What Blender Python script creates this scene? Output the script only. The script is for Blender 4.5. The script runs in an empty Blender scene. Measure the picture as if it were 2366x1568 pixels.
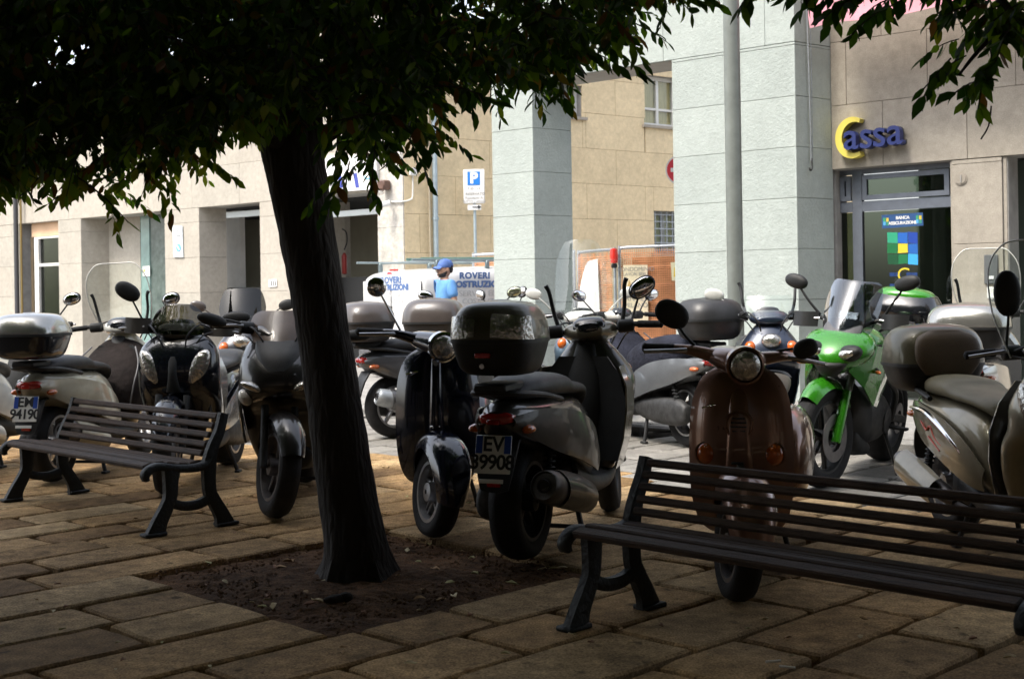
import bpy, bmesh, math, random
from mathutils import Vector as V, Matrix, noise as mnoise
import numpy as np
random.seed(7); np.random.seed(7)
R = math.radians
SC = bpy.context.scene
COL = SC.collection
# ------------------------------------------------------------------ camera
CX, CY, FPX, HCAM, ROLL = 1183.0, 680.0, 2957.0, 1.2, 0.016
cd = bpy.data.cameras.new('camera')
cam = bpy.data.objects.new('camera', cd)
COL.objects.link(cam)
cd.sensor_width = 36.0
cd.lens = 45.0
cd.shift_y = -(784.0 - CY) / 2366.0
cd.clip_start = 0.05
cd.clip_end = 2000
cd.dof.use_dof = True
cd.dof.focus_distance = 6.6
cd.dof.aperture_fstop = 6.3
cam.matrix_world = Matrix.Translation((0, 0, HCAM)) @ Matrix.Rotation(R(90), 4, 'X') @ Matrix.Rotation(-ROLL, 4, 'Z')
SC.camera = cam
# ------------------------------------------------------------------ world, sun, exposure
W = bpy.data.worlds.new('World'); SC.world = W; W.use_nodes = True
nt = W.node_tree
bg = nt.nodes['Background']
sky = nt.nodes.new('ShaderNodeTexSky')
sky.sky_type = 'NISHITA'; sky.sun_disc = False
SUN_FROM = V((-0.50, -0.34, 1.0)).normalized()
sky.sun_elevation = math.asin(SUN_FROM.z)
sky.sun_rotation = math.atan2(SUN_FROM.x, SUN_FROM.y) % (2 * math.pi)
sky.air_density = 1.0; sky.dust_density = 4.0; sky.ozone_density = 1.0
hs_ = nt.nodes.new('ShaderNodeHueSaturation'); hs_.inputs['Saturation'].default_value = .45   # hazy white sky
nt.links.new(sky.outputs[0], hs_.inputs['Color']); nt.links.new(hs_.outputs[0], bg.inputs[0])
bg.inputs[1].default_value = 0.14
sl = bpy.data.lights.new('sun', 'SUN')
sun = bpy.data.objects.new('sun', sl); COL.objects.link(sun)
sl.energy = 1.2; sl.angle = R(11); sl.color = (1.0, 0.93, 0.82)
sun.rotation_euler = (-SUN_FROM).to_track_quat('-Z', 'Y').to_euler()
SC.view_settings.view_transform = 'Standard'
SC.view_settings.look = 'None'
SC.view_settings.gamma = 1.0
SC.view_settings.use_curve_mapping = False
SC.view_settings.exposure = 1.6
SC.cycles.max_bounces = 8
SC.cycles.transparent_max_bounces = 16
SC.cycles.caustics_reflective = False
SC.cycles.caustics_refractive = False
# ------------------------------------------------------------------ pixel helpers (photo at 2366 px wide)
def lv(x, y):
    dx, dy = x - CX, CY - y
    c, s = math.cos(ROLL), math.sin(ROLL)
    return dx * c + dy * s, -dx * s + dy * c
def gp(x, y, z=0.0):                      # point of height z seen at the pixel
    lx, ly = lv(x, y)
    d = FPX * (HCAM - z) / -ly
    return V((lx * d / FPX, d, z))
def pd(x, y, d):                          # point at depth d seen at the pixel
    lx, ly = lv(x, y)
    return V((lx * d / FPX, d, HCAM + ly * d / FPX))
def proj(p):
    lx, ly = p[0] / p[1] * FPX, (p[2] - HCAM) / p[1] * FPX
    c, s = math.cos(ROLL), math.sin(ROLL)
    return CX + lx * c - ly * s, CY - (lx * s + ly * c)
def hit(x, P, D):                         # point on the plan line P + t D in the pixel column x
    k = (x - CX) / FPX
    t = (k * P[1] - P[0]) / (D[0] - k * D[1])
    return V((P[0] + t * D[0], P[1] + t * D[1], 0))
# ------------------------------------------------------------------ objects
def tag(o, label=None, cat=None, group=None, kind=None):
    if label: o['label'] = label
    if cat: o['category'] = cat
    if group: o['group'] = group
    if kind: o['kind'] = kind
    return o
def empty(name, loc=(0, 0, 0), rz=0.0, parent=None):
    o = bpy.data.objects.new(name, None); COL.objects.link(o)
    o.empty_display_size = 0.1
    o.location = loc; o.rotation_euler = (0, 0, rz)
    if parent: o.parent = parent
    return o
def thing(name, label, cat, loc=(0, 0, 0), rz=0.0, group=None):
    return tag(empty(name, loc, rz), label, cat, group)
I4 = Matrix.Identity(4)
def cr(p0, p1, p2, p3, t):
    return tuple(0.5 * ((2 * b) + (-a + c) * t + (2 * a - 5 * b + 4 * c - d) * t * t + (-a + 3 * b - 3 * c + d) * t ** 3)
                 for a, b, c, d in zip(p0, p1, p2, p3))
def spline(pts, sub):
    pts = [tuple(p) for p in pts]
    if sub <= 1 or len(pts) < 3:
        return pts
    out = []
    for i in range(len(pts) - 1):
        p0 = pts[max(i - 1, 0)]; p3 = pts[min(i + 2, len(pts) - 1)]
        for j in range(sub):
            out.append(cr(p0, pts[i], pts[i + 1], p3, j / sub))
    out.append(pts[-1])
    return out
class MB:
    def __init__(s, xf=None):
        s.v = []; s.f = []; s.xf = xf or I4
    def add(s, vs, fs):
        o = len(s.v)
        s.v += [tuple(s.xf @ V(p)) for p in vs]
        s.f += [tuple(i + o for i in f) for f in fs]
        return s
    def loft(s, rings, cap=True, closed=True):
        k = len(rings[0]); vs = [p for r in rings for p in r]; fs = []
        for i in range(len(rings) - 1):
            for j in range(k if closed else k - 1):
                a, b = i * k + j, i * k + (j + 1) % k
                fs.append((a, b, b + k, a + k))
        if cap and closed:
            fs.append(tuple(range(k - 1, -1, -1)))
            fs.append(tuple((len(rings) - 1) * k + j for j in range(k)))
        return s.add(vs, fs)
    def sec(s, secs, axis='x', k=20, sub=4, rnd=0.02):
        # x: (x, z0, z1, halfwidth, n[, yc])   z: (z, x0, x1, halfwidth, n[, yc])   y: (y, x0, x1, z0, z1, n)
        if axis != 'y':
            secs = [tuple(q) + (0.0,) * (6 - len(q)) for q in secs]
        secs = spline(secs, sub)
        rings = []
        for q in secs:
            ring = []
            for j in range(k):
                t = 2 * math.pi * (j + 0.5) / k
                n = max(q[5 if axis == 'y' else 4], 1.2)
                c, sn = math.cos(t), math.sin(t)
                c = math.copysign(abs(c) ** (2 / n), c); sn = math.copysign(abs(sn) ** (2 / n), sn)
                if axis == 'x':
                    ring.append((q[0], q[5] + c * max(q[3], .002), (q[1] + q[2]) / 2 + sn * (q[2] - q[1]) / 2))
                elif axis == 'z':
                    ring.append(((q[1] + q[2]) / 2 + sn * (q[2] - q[1]) / 2, q[5] + c * max(q[3], .002), q[0]))
                else:
                    ring.append(((q[1] + q[2]) / 2 + c * (q[2] - q[1]) / 2, q[0], (q[3] + q[4]) / 2 + sn * (q[4] - q[3]) / 2))
            rings.append(ring)
        if rnd > 0:
            def ends(r0, r1):
                c0 = sum((V(p) for p in r0), V()) / k; c1 = sum((V(p) for p in r1), V()) / k
                d = (c0 - c1)
                ax = {'x': 0, 'y': 1, 'z': 2}[axis]
                sg = 1 if d[ax] >= 0 else -1
                res = []
                for f_, o_ in ((.93, .45), (.78, .8), (.5, 1.0)):
                    rr = []
                    for p in r0:
                        q = c0 + (V(p) - c0) * f_
                        q[ax] += sg * rnd * o_
                        rr.append(tuple(q))
                    res.append(rr)
                return res
            a = ends(rings[0], rings[1]); b = ends(rings[-1], rings[-2])
            rings = a[::-1] + rings + b
        return s.loft(rings)
    def tube(s, pts, r, k=8, sub=4, cap=True):
        n0 = len(pts)
        if isinstance(r, (int, float)): r = [r] * n0
        q = spline([tuple(p) + (rr,) for p, rr in zip(pts, r)], sub)
        P = [V(p[:3]) for p in q]; Rr = [p[3] for p in q]
        rings = []; up = None
        for i, p in enumerate(P):
            d = (P[min(i + 1, len(P) - 1)] - P[max(i - 1, 0)])
            if d.length < 1e-7: d = V((0, 0, 1))
            d.normalize()
            if up is None:
                up = V((0, 0, 1)) if abs(d.z) < .9 else V((1, 0, 0))
            u = d.cross(up)
            if u.length < 1e-4: u = d.orthogonal()
            u.normalize(); w = u.cross(d).normalized(); up = w
            rings.append([tuple(p + (u * math.cos(t) + w * math.sin(t)) * Rr[i]) for t in (2 * math.pi * j / k for j in range(k))])
        return s.loft(rings, cap)
    def lathe(s, prof, c=(0, 0, 0), axis='y', k=28, closed=True, ang=None):
        # prof: (radius, offset along axis)
        rings = []
        for j in range(k):
            t = 2 * math.pi * j / k
            ca, sa = math.cos(t), math.sin(t)
            ring = []
            for r, a in prof:
                p = {'y': (r * ca, a, r * sa), 'z': (r * ca, r * sa, a), 'x': (a, r * ca, r * sa)}[axis]
                ring.append((c[0] + p[0], c[1] + p[1], c[2] + p[2]))
            rings.append(ring)
        m = len(prof); vs = [p for r in rings for p in r]; fs = []
        for i in range(k):
            for j in range(m if closed else m - 1):
                a = i * m + j; b = i * m + (j + 1) % m
                c2 = ((i + 1) % k) * m + (j + 1) % m; d = ((i + 1) % k) * m + j
                fs.append((a, b, c2, d))
        if not closed:
            pass
        return s.add(vs, fs)
    def ell(s, c, rad, rot=None, k=16, m=10, n=2.0):
        rings = []
        M3 = rot or Matrix.Identity(3)
        for i in range(1, m):
            ph = math.pi * i / m - math.pi / 2
            cz, sz = math.cos(ph), math.sin(ph)
            cz = abs(cz) ** (2 / n); sz = math.copysign(abs(sz) ** (2 / n), sz)
            ring = []
            for j in range(k):
                t = 2 * math.pi * j / k
                ca, sa = math.cos(t), math.sin(t)
                ca = math.copysign(abs(ca) ** (2 / n), ca); sa = math.copysign(abs(sa) ** (2 / n), sa)
                ring.append(tuple(V(c) + M3 @ V((rad[0] * cz * ca, rad[1] * cz * sa, rad[2] * sz))))
            rings.append(ring)
        o = [p for r in rings for p in r]; fs = []
        for i in range(len(rings) - 1):
            for j in range(k):
                a, b = i * k + j, i * k + (j + 1) % k
                fs.append((a, b, b + k, a + k))
        o += [tuple(V(c) + M3 @ V((0, 0, -rad[2]))), tuple(V(c) + M3 @ V((0, 0, rad[2])))]
        L = len(o)
        for j in range(k):
            fs.append(((j + 1) % k, j, L - 2))
            fs.append(((len(rings) - 1) * k + j, (len(rings) - 1) * k + (j + 1) % k, L - 1))
        return s.add(o, fs)
    def box(s, c, size, rot=None, bev=0.0):
        M3 = rot or Matrix.Identity(3)
        hx, hy, hz = size[0] / 2, size[1] / 2, size[2] / 2
        if bev <= 0:
            vs = [tuple(V(c) + M3 @ V((x * hx, y * hy, z * hz))) for z in (-1, 1) for y in (-1, 1) for x in (-1, 1)]
            return s.add(vs, [(0, 2, 3, 1), (4, 5, 7, 6), (0, 1, 5, 4), (2, 6, 7, 3), (0, 4, 6, 2), (1, 3, 7, 5)])
        bev = min(bev, hx * .95, hy * .95, hz * .95)
        vs = []; idx = {}
        for z in (-1, 1):
            for y in (-1, 1):
                for x in (-1, 1):
                    for a in range(3):
                        p = [x * (hx - bev), y * (hy - bev), z * (hz - bev)]
                        p[a] = (x * hx, y * hy, z * hz)[a]
                        idx[(x, y, z, a)] = len(vs)
                        vs.append(tuple(V(c) + M3 @ V(p)))
        fs = []
        for a in range(3):
            b, d = (a + 1) % 3, (a + 2) % 3
            for sg in (-1, 1):
                q = []
                for u, w in ((-1, -1), (1, -1), (1, 1), (-1, 1)):
                    e = [0, 0, 0]; e[a] = sg; e[b] = u; e[d] = w
                    q.append(idx[(e[0], e[1], e[2], a)])
                fs.append(tuple(q))
            for u in (-1, 1):
                for w in (-1, 1):
                    e0 = [0, 0, 0]; e0[b] = u; e0[d] = w; e1 = list(e0)
                    e0[a] = -1; e1[a] = 1
                    fs.append((idx[tuple(e0) + (b,)], idx[tuple(e1) + (b,)], idx[tuple(e1) + (d,)], idx[tuple(e0) + (d,)]))
        for z in (-1, 1):
            for y in (-1, 1):
                for x in (-1, 1):
                    fs.append(tuple(idx[(x, y, z, a)] for a in range(3)))
        return s.add(vs, fs)
    def sheet(s, grid, t=0.004):
        n, m = len(grid), len(grid[0])
        G = [[V(p) for p in r] for r in grid]
        N = []
        for i in range(n):
            row = []
            for j in range(m):
                du = G[min(i + 1, n - 1)][j] - G[max(i - 1, 0)][j]
                dv = G[i][min(j + 1, m - 1)] - G[i][max(j - 1, 0)]
                q = du.cross(dv)
                row.append(q.normalized() if q.length > 1e-9 else V((1, 0, 0)))
            N.append(row)
        vs = [tuple(G[i][j]) for i in range(n) for j in range(m)] + [tuple(G[i][j] - N[i][j] * t) for i in range(n) for j in range(m)]
        o = n * m; fs = []
        for i in range(n - 1):
            for j in range(m - 1):
                a = i * m + j
                fs.append((a, a + 1, a + m + 1, a + m)); fs.append((o + a, o + a + m, o + a + m + 1, o + a + 1))
        for i in range(n - 1):
            a = i * m; fs.append((a, a + m, o + a + m, o + a))
            a = i * m + m - 1; fs.append((a + m, a, o + a, o + a + m))
        for j in range(m - 1):
            fs.append((j + 1, j, o + j, o + j + 1))
            a = (n - 1) * m + j; fs.append((a, a + 1, o + a + 1, o + a))
        return s.add(vs, fs)
    def prism(s, pts, z0, z1):            # plan polygon between two heights
        n = len(pts)
        vs = [(p[0], p[1], z0) for p in pts] + [(p[0], p[1], z1) for p in pts]
        fs = [tuple(range(n - 1, -1, -1)), tuple(range(n, 2 * n))]
        for i in range(n):
            j = (i + 1) % n
            fs.append((i, j, n + j, n + i))
        return s.add(vs, fs)
    def plate(s, pts, nrm, t):            # 3D polygon extruded along nrm
        n = len(pts); nrm = V(nrm)
        vs = [tuple(V(p)) for p in pts] + [tuple(V(p) + nrm * t) for p in pts]
        fs = [tuple(range(n - 1, -1, -1)), tuple(range(n, 2 * n))]
        for i in range(n):
            j = (i + 1) % n
            fs.append((i, j, n + j, n + i))
        return s.add(vs, fs)
    def mesh(s, name, mat, ang=38):
        me = bpy.data.meshes.new(name)
        me.from_pydata(s.v, [], s.f)
        bm = bmesh.new(); bm.from_mesh(me)
        bmesh.ops.recalc_face_normals(bm, faces=bm.faces)
        bm.to_mesh(me); bm.free()
        if ang:
            me.polygons.foreach_set('use_smooth', [True] * len(me.polygons))
            me.set_sharp_from_angle(angle=R(ang))
        if mat: me.materials.append(mat)
        return me
    def build(s, name, mat, parent=None, ang=38):
        o = bpy.data.objects.new(name, s.mesh(name, mat, ang)); COL.objects.link(o)
        if parent: o.parent = parent
        return o
_txt = {}
def text_mesh(body, size=1.0, ext=0.002, off=0.0, align='CENTER', shear=0.0, space=1.0):
    key = (body, size, ext, off, align, shear, space)
    if key in _txt: return _txt[key]
    c = bpy.data.curves.new('lettering', 'FONT')
    c.body = body; c.size = size; c.extrude = ext; c.offset = off; c.shear = shear; c.space_character = space
    c.align_x = align; c.align_y = 'CENTER'; c.resolution_u = 4
    o = bpy.data.objects.new('lettering', c); COL.objects.link(o)
    bpy.context.view_layer.update()
    me = bpy.data.meshes.new_from_object(o.evaluated_get(bpy.context.evaluated_depsgraph_get()))
    bpy.data.objects.remove(o); bpy.data.curves.remove(c)
    me.name = 'lettering'
    _txt[key] = me
    return me
def text(body, mat, parent, M, size=1.0, ext=0.002, name='lettering', **kw):
    me = text_mesh(body, size, ext, **kw).copy()
    me.materials.clear(); me.materials.append(mat)
    o = bpy.data.objects.new(name, me); COL.objects.link(o)
    if parent: o.parent = parent
    o.matrix_local = M
    return o
def basis(o, u, w):                       # local x = u, local y = w, local z = u x w
    u = V(u).normalized(); w = V(w).normalized(); n = u.cross(w)
    return Matrix(((u.x, w.x, n.x, o[0]), (u.y, w.y, n.y, o[1]), (u.z, w.z, n.z, o[2]), (0, 0, 0, 1)))
# ------------------------------------------------------------------ materials
_m = {}
def mat(name, col, rough=.5, metal=0.0, coat=0.0, var=0.0, vscale=6.0, bump=0.0, bscale=40.0, spec=.5, coords='Object', coatr=.05, col2=None, trans=0.0, detail=4.0, stretch=None):
    if name in _m: return _m[name]
    m = bpy.data.materials.new(name); m.use_nodes = True
    t = m.node_tree; b = t.nodes['Principled BSDF']
    b.inputs['Base Color'].default_value = (*col, 1)
    b.inputs['Roughness'].default_value = rough
    b.inputs['Metallic'].default_value = metal
    b.inputs['Coat Weight'].default_value = coat
    b.inputs['Coat Roughness'].default_value = coatr
    b.inputs['Specular IOR Level'].default_value = spec
    b.inputs['Transmission Weight'].default_value = trans
    if var or bump or col2:
        if coords == 'World':
            g = t.nodes.new('ShaderNodeNewGeometry'); src = g.outputs['Position']
        else:
            g = t.nodes.new('ShaderNodeTexCoord'); src = g.outputs['Object']
        if stretch:
            mp = t.nodes.new('ShaderNodeMapping'); mp.inputs['Scale'].default_value = stretch
            t.links.new(src, mp.inputs['Vector']); src = mp.outputs['Vector']
    if var or col2:
        n = t.nodes.new('ShaderNodeTexNoise'); n.inputs['Scale'].default_value = vscale; n.inputs['Detail'].default_value = detail
        n.inputs['Roughness'].default_value = .62
        t.links.new(src, n.inputs['Vector'])
        r = t.nodes.new('ShaderNodeValToRGB')
        c2 = col2 or tuple(c * (1 - var) for c in col)
        c1 = col if col2 else tuple(min(1, c * (1 + var * .6)) for c in col)
        r.color_ramp.elements[0].position = .32; r.color_ramp.elements[0].color = (*c2, 1)
        r.color_ramp.elements[1].position = .66; r.color_ramp.elements[1].color = (*c1, 1)
        t.links.new(n.outputs['Fac'], r.inputs['Fac'])
        t.links.new(r.outputs['Color'], b.inputs['Base Color'])
        if rough < .6:
            mr = t.nodes.new('ShaderNodeMapRange')
            mr.inputs['To Min'].default_value = rough * 1.35; mr.inputs['To Max'].default_value = rough * .8
            t.links.new(n.outputs['Fac'], mr.inputs['Value']); t.links.new(mr.outputs['Result'], b.inputs['Roughness'])
    if bump:
        n2 = t.nodes.new('ShaderNodeTexNoise'); n2.inputs['Scale'].default_value = bscale; n2.inputs['Detail'].default_value = 5
        t.links.new(src, n2.inputs['Vector'])
        bp = t.nodes.new('ShaderNodeBump'); bp.inputs['Strength'].default_value = bump; bp.inputs['Distance'].default_value = .02
        t.links.new(n2.outputs['Fac'], bp.inputs['Height']); t.links.new(bp.outputs['Normal'], b.inputs['Normal'])
    _m[name] = m
    return m
def glass(name, tint, refl=1.0, rough=.02):
    if name in _m: return _m[name]
    m = bpy.data.materials.new(name); m.use_nodes = True; t = m.node_tree
    for n in list(t.nodes):
        if n.type == 'BSDF_PRINCIPLED': t.nodes.remove(n)
    out = [n for n in t.nodes if n.type == 'OUTPUT_MATERIAL'][0]
    tr = t.nodes.new('ShaderNodeBsdfTransparent'); tr.inputs[0].default_value = (*tint, 1)
    gl = t.nodes.new('ShaderNodeBsdfGlossy'); gl.inputs[0].default_value = (1, 1, 1, 1); gl.inputs[1].default_value = rough
    fr = t.nodes.new('ShaderNodeLayerWeight'); fr.inputs[0].default_value = .5
    pw = t.nodes.new('ShaderNodeMath'); pw.operation = 'POWER'; pw.inputs[1].default_value = 4.0
    mu = t.nodes.new('ShaderNodeMath'); mu.operation = 'MULTIPLY_ADD'; mu.inputs[1].default_value = .9 * refl; mu.inputs[2].default_value = .045 * refl
    mx = t.nodes.new('ShaderNodeMixShader')
    t.links.new(fr.outputs['Facing'], pw.inputs[0]); t.links.new(pw.outputs[0], mu.inputs[0]); t.links.new(mu.outputs[0], mx.inputs[0])
    t.links.new(tr.outputs[0], mx.inputs[1]); t.links.new(gl.outputs[0], mx.inputs[2]); t.links.new(mx.outputs[0], out.inputs[0])
    _m[name] = m
    return m
def paint(name, col, metal=.35, rough=.32, coat=1.0, var=.12):
    return mat(name, col, rough=rough, metal=metal, coat=coat, var=var, vscale=9, coatr=.06)
rubber = mat('tyre_rubber', (.018, .018, .019), .75, var=.35, vscale=14, bump=.2, bscale=90, spec=.3)
blackp = mat('black_plastic', (.017, .018, .019), .5, var=.3, vscale=8, bump=.08, bscale=260, spec=.4)
glossk = mat('black_gloss', (.010, .011, .014), .18, coat=.8, var=.2, vscale=5)
greyp = mat('grey_plastic', (.09, .09, .095), .5, var=.2, vscale=10, bump=.05, bscale=200)
iron = mat('cast_iron', (.008, .010, .010), .5, metal=.2, var=.4, vscale=18, bump=.35, bscale=60)
alu = mat('aluminium', (.42, .42, .43), .36, metal=.95, var=.25, vscale=12)
alud = mat('dark_alloy', (.16, .15, .15), .4, metal=.9, var=.25, vscale=12)
chrome = mat('chrome', (.75, .75, .75), .07, metal=1.0)
mirrorm = mat('mirror_glass', (.8, .8, .82), .03, metal=1.0)
steel = mat('galvanised_steel', (.40, .43, .46), .45, metal=.6, var=.2, vscale=20)
redl = mat('red_lens', (.42, .015, .012), .12, coat=1, var=.2, vscale=60)
orangel = mat('orange_lens', (.60, .12, .012), .12, coat=1, var=.2, vscale=60)
clearl = mat('lamp_reflector', (.62, .60, .56), .12, metal=.85, coat=1, var=.45, vscale=55, bump=.35, bscale=55)
whitel = mat('white_lens', (.75, .72, .66), .15, coat=1, var=.2, vscale=40)
platew = mat('plate_white', (.72, .72, .70), .35, var=.06, vscale=30)
plateb = mat('plate_blue', (.02, .07, .38), .35)
inkk = mat('ink_black', (.012, .012, .014), .5)
engine = mat('engine_metal', (.07, .07, .07), .5, metal=.6, var=.4, vscale=16, bump=.1, bscale=50)
cloth_n = mat('navy_cloth', (.020, .022, .034), .92, var=.4, vscale=9, bump=.5, bscale=30, spec=.2)
cloth_b = mat('brown_black_cloth', (.016, .012, .011), .9, var=.45, vscale=7, bump=.5, bscale=24, spec=.2)
vinyl = mat('black_seat_vinyl', (.02, .02, .021), .48, var=.25, vscale=10, bump=.12, bscale=150)
clear_sc = glass('clear_screen', (.95, .97, .96), .65)
smoke_sc = glass('smoked_screen', (.30, .29, .25), 1.0)
brown_sc = mat('brown_screen', (.055, .033, .021), .35, coat=.25, var=.25, vscale=10)
# ================================================================== materials of the place
def stonemat(name, cols, speck=.35, rough=.85, bump=.25, bscale=55, spec=.3, spots=0):
    m = bpy.data.materials.new(name); m.use_nodes = True; t = m.node_tree; b = t.nodes['Principled BSDF']
    L = t.links.new
    oi = t.nodes.new('ShaderNodeObjectInfo'); g = t.nodes.new('ShaderNodeNewGeometry')
    r = t.nodes.new('ShaderNodeValToRGB')
    n = len(cols)
    for i in range(n - 2): r.color_ramp.elements.new(.5)
    for i, c in enumerate(cols):
        r.color_ramp.elements[i].position = i / (n - 1); r.color_ramp.elements[i].color = (*c, 1)
    L(oi.outputs['Random'], r.inputs['Fac'])
    n1 = t.nodes.new('ShaderNodeTexNoise'); n1.inputs['Scale'].default_value = 2.3; n1.inputs['Detail'].default_value = 6; n1.inputs['Roughness'].default_value = .65
    n2 = t.nodes.new('ShaderNodeTexNoise'); n2.inputs['Scale'].default_value = 130; n2.inputs['Detail'].default_value = 3
    n3 = t.nodes.new('ShaderNodeTexNoise'); n3.inputs['Scale'].default_value = 14; n3.inputs['Detail'].default_value = 5
    for q in (n1, n2, n3): L(g.outputs['Position'], q.inputs['Vector'])
    def ramp(src, a, bb, lo, hi):
        q = t.nodes.new('ShaderNodeMapRange'); q.inputs['From Min'].default_value = a; q.inputs['From Max'].default_value = bb
        q.inputs['To Min'].default_value = lo; q.inputs['To Max'].default_value = hi
        L(src, q.inputs['Value']); return q.outputs['Result']
    def mul(a, c):
        q = t.nodes.new('ShaderNodeMath'); q.operation = 'MULTIPLY'; L(a, q.inputs[0]); L(c, q.inputs[1]); return q.outputs[0]
    f = mul(mul(ramp(n1.outputs['Fac'], .3, .7, 1 - speck * .9, 1 + speck * .4), ramp(n2.outputs['Fac'], .3, .7, 1 - speck, 1 + speck * .8)), ramp(n3.outputs['Fac'], .3, .7, 1 - speck * .7, 1 + speck * .4))
    if spots:                              # gum, oil drips and dirt ground into the slabs
        for sc_, th_, lo_ in ((7.0, .11, .42), (2.6, .13, .6)):
            vo_ = t.nodes.new('ShaderNodeTexVoronoi'); vo_.inputs['Scale'].default_value = sc_
            ds_ = t.nodes.new('ShaderNodeVectorMath'); ds_.operation = 'MULTIPLY_ADD'; ds_.inputs[1].default_value = (.10, .10, .10)
            L(n3.outputs['Color'], ds_.inputs[0]); L(g.outputs['Position'], ds_.inputs[2]); L(ds_.outputs[0], vo_.inputs['Vector'])
            f = mul(f, ramp(vo_.outputs['Distance'], th_ * .6, th_ * 1.5, lo_, 1.0))
    vm = t.nodes.new('ShaderNodeVectorMath'); vm.operation = 'SCALE'
    L(r.outputs['Color'], vm.inputs[0]); L(f, vm.inputs['Scale'])
    L(vm.outputs[0], b.inputs['Base Color'])
    b.inputs['Roughness'].default_value = rough; b.inputs['Specular IOR Level'].default_value = spec
    n4 = t.nodes.new('ShaderNodeTexNoise'); n4.inputs['Scale'].default_value = bscale; n4.inputs['Detail'].default_value = 8; n4.inputs['Roughness'].default_value = .7
    L(g.outputs['Position'], n4.inputs['Vector'])
    bp = t.nodes.new('ShaderNodeBump'); bp.inputs['Strength'].default_value = bump; bp.inputs['Distance'].default_value = .02
    L(n4.outputs['Fac'], bp.inputs['Height']); L(bp.outputs['Normal'], b.inputs['Normal'])
    return m
pave_m = stonemat('paving_stone_slab', [(.45, .285, .135), (.50, .335, .17), (.26, .162, .08), (.47, .305, .148), (.53, .38, .21), (.33, .21, .10)], .50, .8, .8, 30, .10, spots=1)
joint_m = mat('joint_earth', (.035, .027, .018), .95, var=.5, vscale=30, bump=.4, bscale=60, coords='World')
grey_pave_m = stonemat('grey_granite_slab', [(.25, .235, .21), (.30, .285, .255), (.21, .20, .18), (.27, .255, .23)], .3, .6, .5, 30, .5)
asph_m = stonemat('grey_street_stone', [(.25, .245, .23), (.29, .28, .265)], .25, .8, .3, 30)
soil_m = stonemat('brown_soil', [(.13, .068, .032), (.15, .08, .038)], .6, .95, .9, 22, .2)
pillar_m = stonemat('pale_green_stone', [(.415, .46, .432), (.43, .475, .445), (.405, .45, .422)], .09, .85, .55, 34, .2)
cream_m = stonemat('cream_travertine', [(.43, .395, .335), (.455, .42, .36), (.405, .38, .325)], .14, .8, .25, 20, .3)
bankst_m = stonemat('pinkish_travertine', [(.35, .315, .26), (.37, .335, .28), (.335, .30, .25)], .16, .75, .2, 18, .3)
beige_m = stonemat('yellow_beige_stone', [(.72, .58, .37), (.74, .60, .385), (.70, .565, .36)], .14, .85, .3, 22, .2)
greyst_m = stonemat('stained_pale_stone', [(.58, .55, .49), (.60, .57, .52)], .3, .85, .3, 12, .2)
peach_m = mat('peach_render', (.62, .42, .27), .9, var=.12, vscale=3)
soffit_m = mat('soffit_plaster', (.40, .39, .36), .9, var=.15, vscale=2)
core_m = mat('joint_grey', (.34, .33, .31), .9, var=.2, vscale=5)
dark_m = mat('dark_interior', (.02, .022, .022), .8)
cavein_m = mat('dim_interior_wall', (.30, .285, .22), .9, var=.15, vscale=1.5)
greenst_m = mat('green_marble', (.05, .075, .068), .22, coat=.5, var=.6, vscale=7, col2=(.12, .16, .145), detail=9)
greengl_m = mat('green_glass_panel', (.22, .34, .32), .15, coat=.6, var=.25, vscale=3)
frame_m = mat('blue_grey_aluminium', (.17, .19, .225), .4, metal=.4, var=.12, vscale=8)
doorgl_m = glass('dark_door_glass', (.28, .33, .27), .9)
bronze_m = mat('bronze_frame', (.16, .12, .075), .4, metal=.5, var=.2, vscale=8)
curtain_m = mat('cream_curtain', (.78, .62, .36), .9, var=.25, vscale=10, stretch=(6, 6, .4))
white_m = mat('white_paint', (.78, .78, .77), .4, var=.08, vscale=3)
offw_m = mat('offwhite_plastic', (.70, .69, .65), .45, var=.08, vscale=5)
signb_m = mat('sign_blue', (.025, .20, .62), .35)
signb2_m = mat('sign_light_blue', (.15, .42, .70), .35)
signr_m = mat('sign_red', (.62, .05, .07), .35)
grey_ink = mat('grey_ink', (.28, .27, .25), .6)
U = V((.768, -.640, 0)); Wd = V((.80, .60, 0)); Nf = V((-.640, -.768, 0)); Nw = V((.60, -.80, 0))
ZS = .06                                   # level of the pavement under the arcade
_pm = {}
def panel_mesh(w, h, t, m):
    k = (round(w, 3), round(h, 3), t, m.name)
    if k not in _pm:
        _pm[k] = MB().box((0, 0, 0), (w, t, h), bev=.003).mesh('stone_panel', m, 0)
    return _pm[k]
def cut(rects, op):
    out = []
    for (a, b, c, d) in rects:
        oa, ob, oc, od = op
        if ob <= a or oa >= b or od <= c or oc >= d: out.append((a, b, c, d)); continue
        if oa > a: out.append((a, oa, c, d))
        if ob < b: out.append((ob, b, c, d))
        if oc > c: out.append((max(a, oa), min(b, ob), c, oc))
        if od < d: out.append((max(a, oa), min(b, ob), od, d))
    return [r for r in out if r[1] - r[0] > .03 and r[3] - r[2] > .03]
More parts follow.
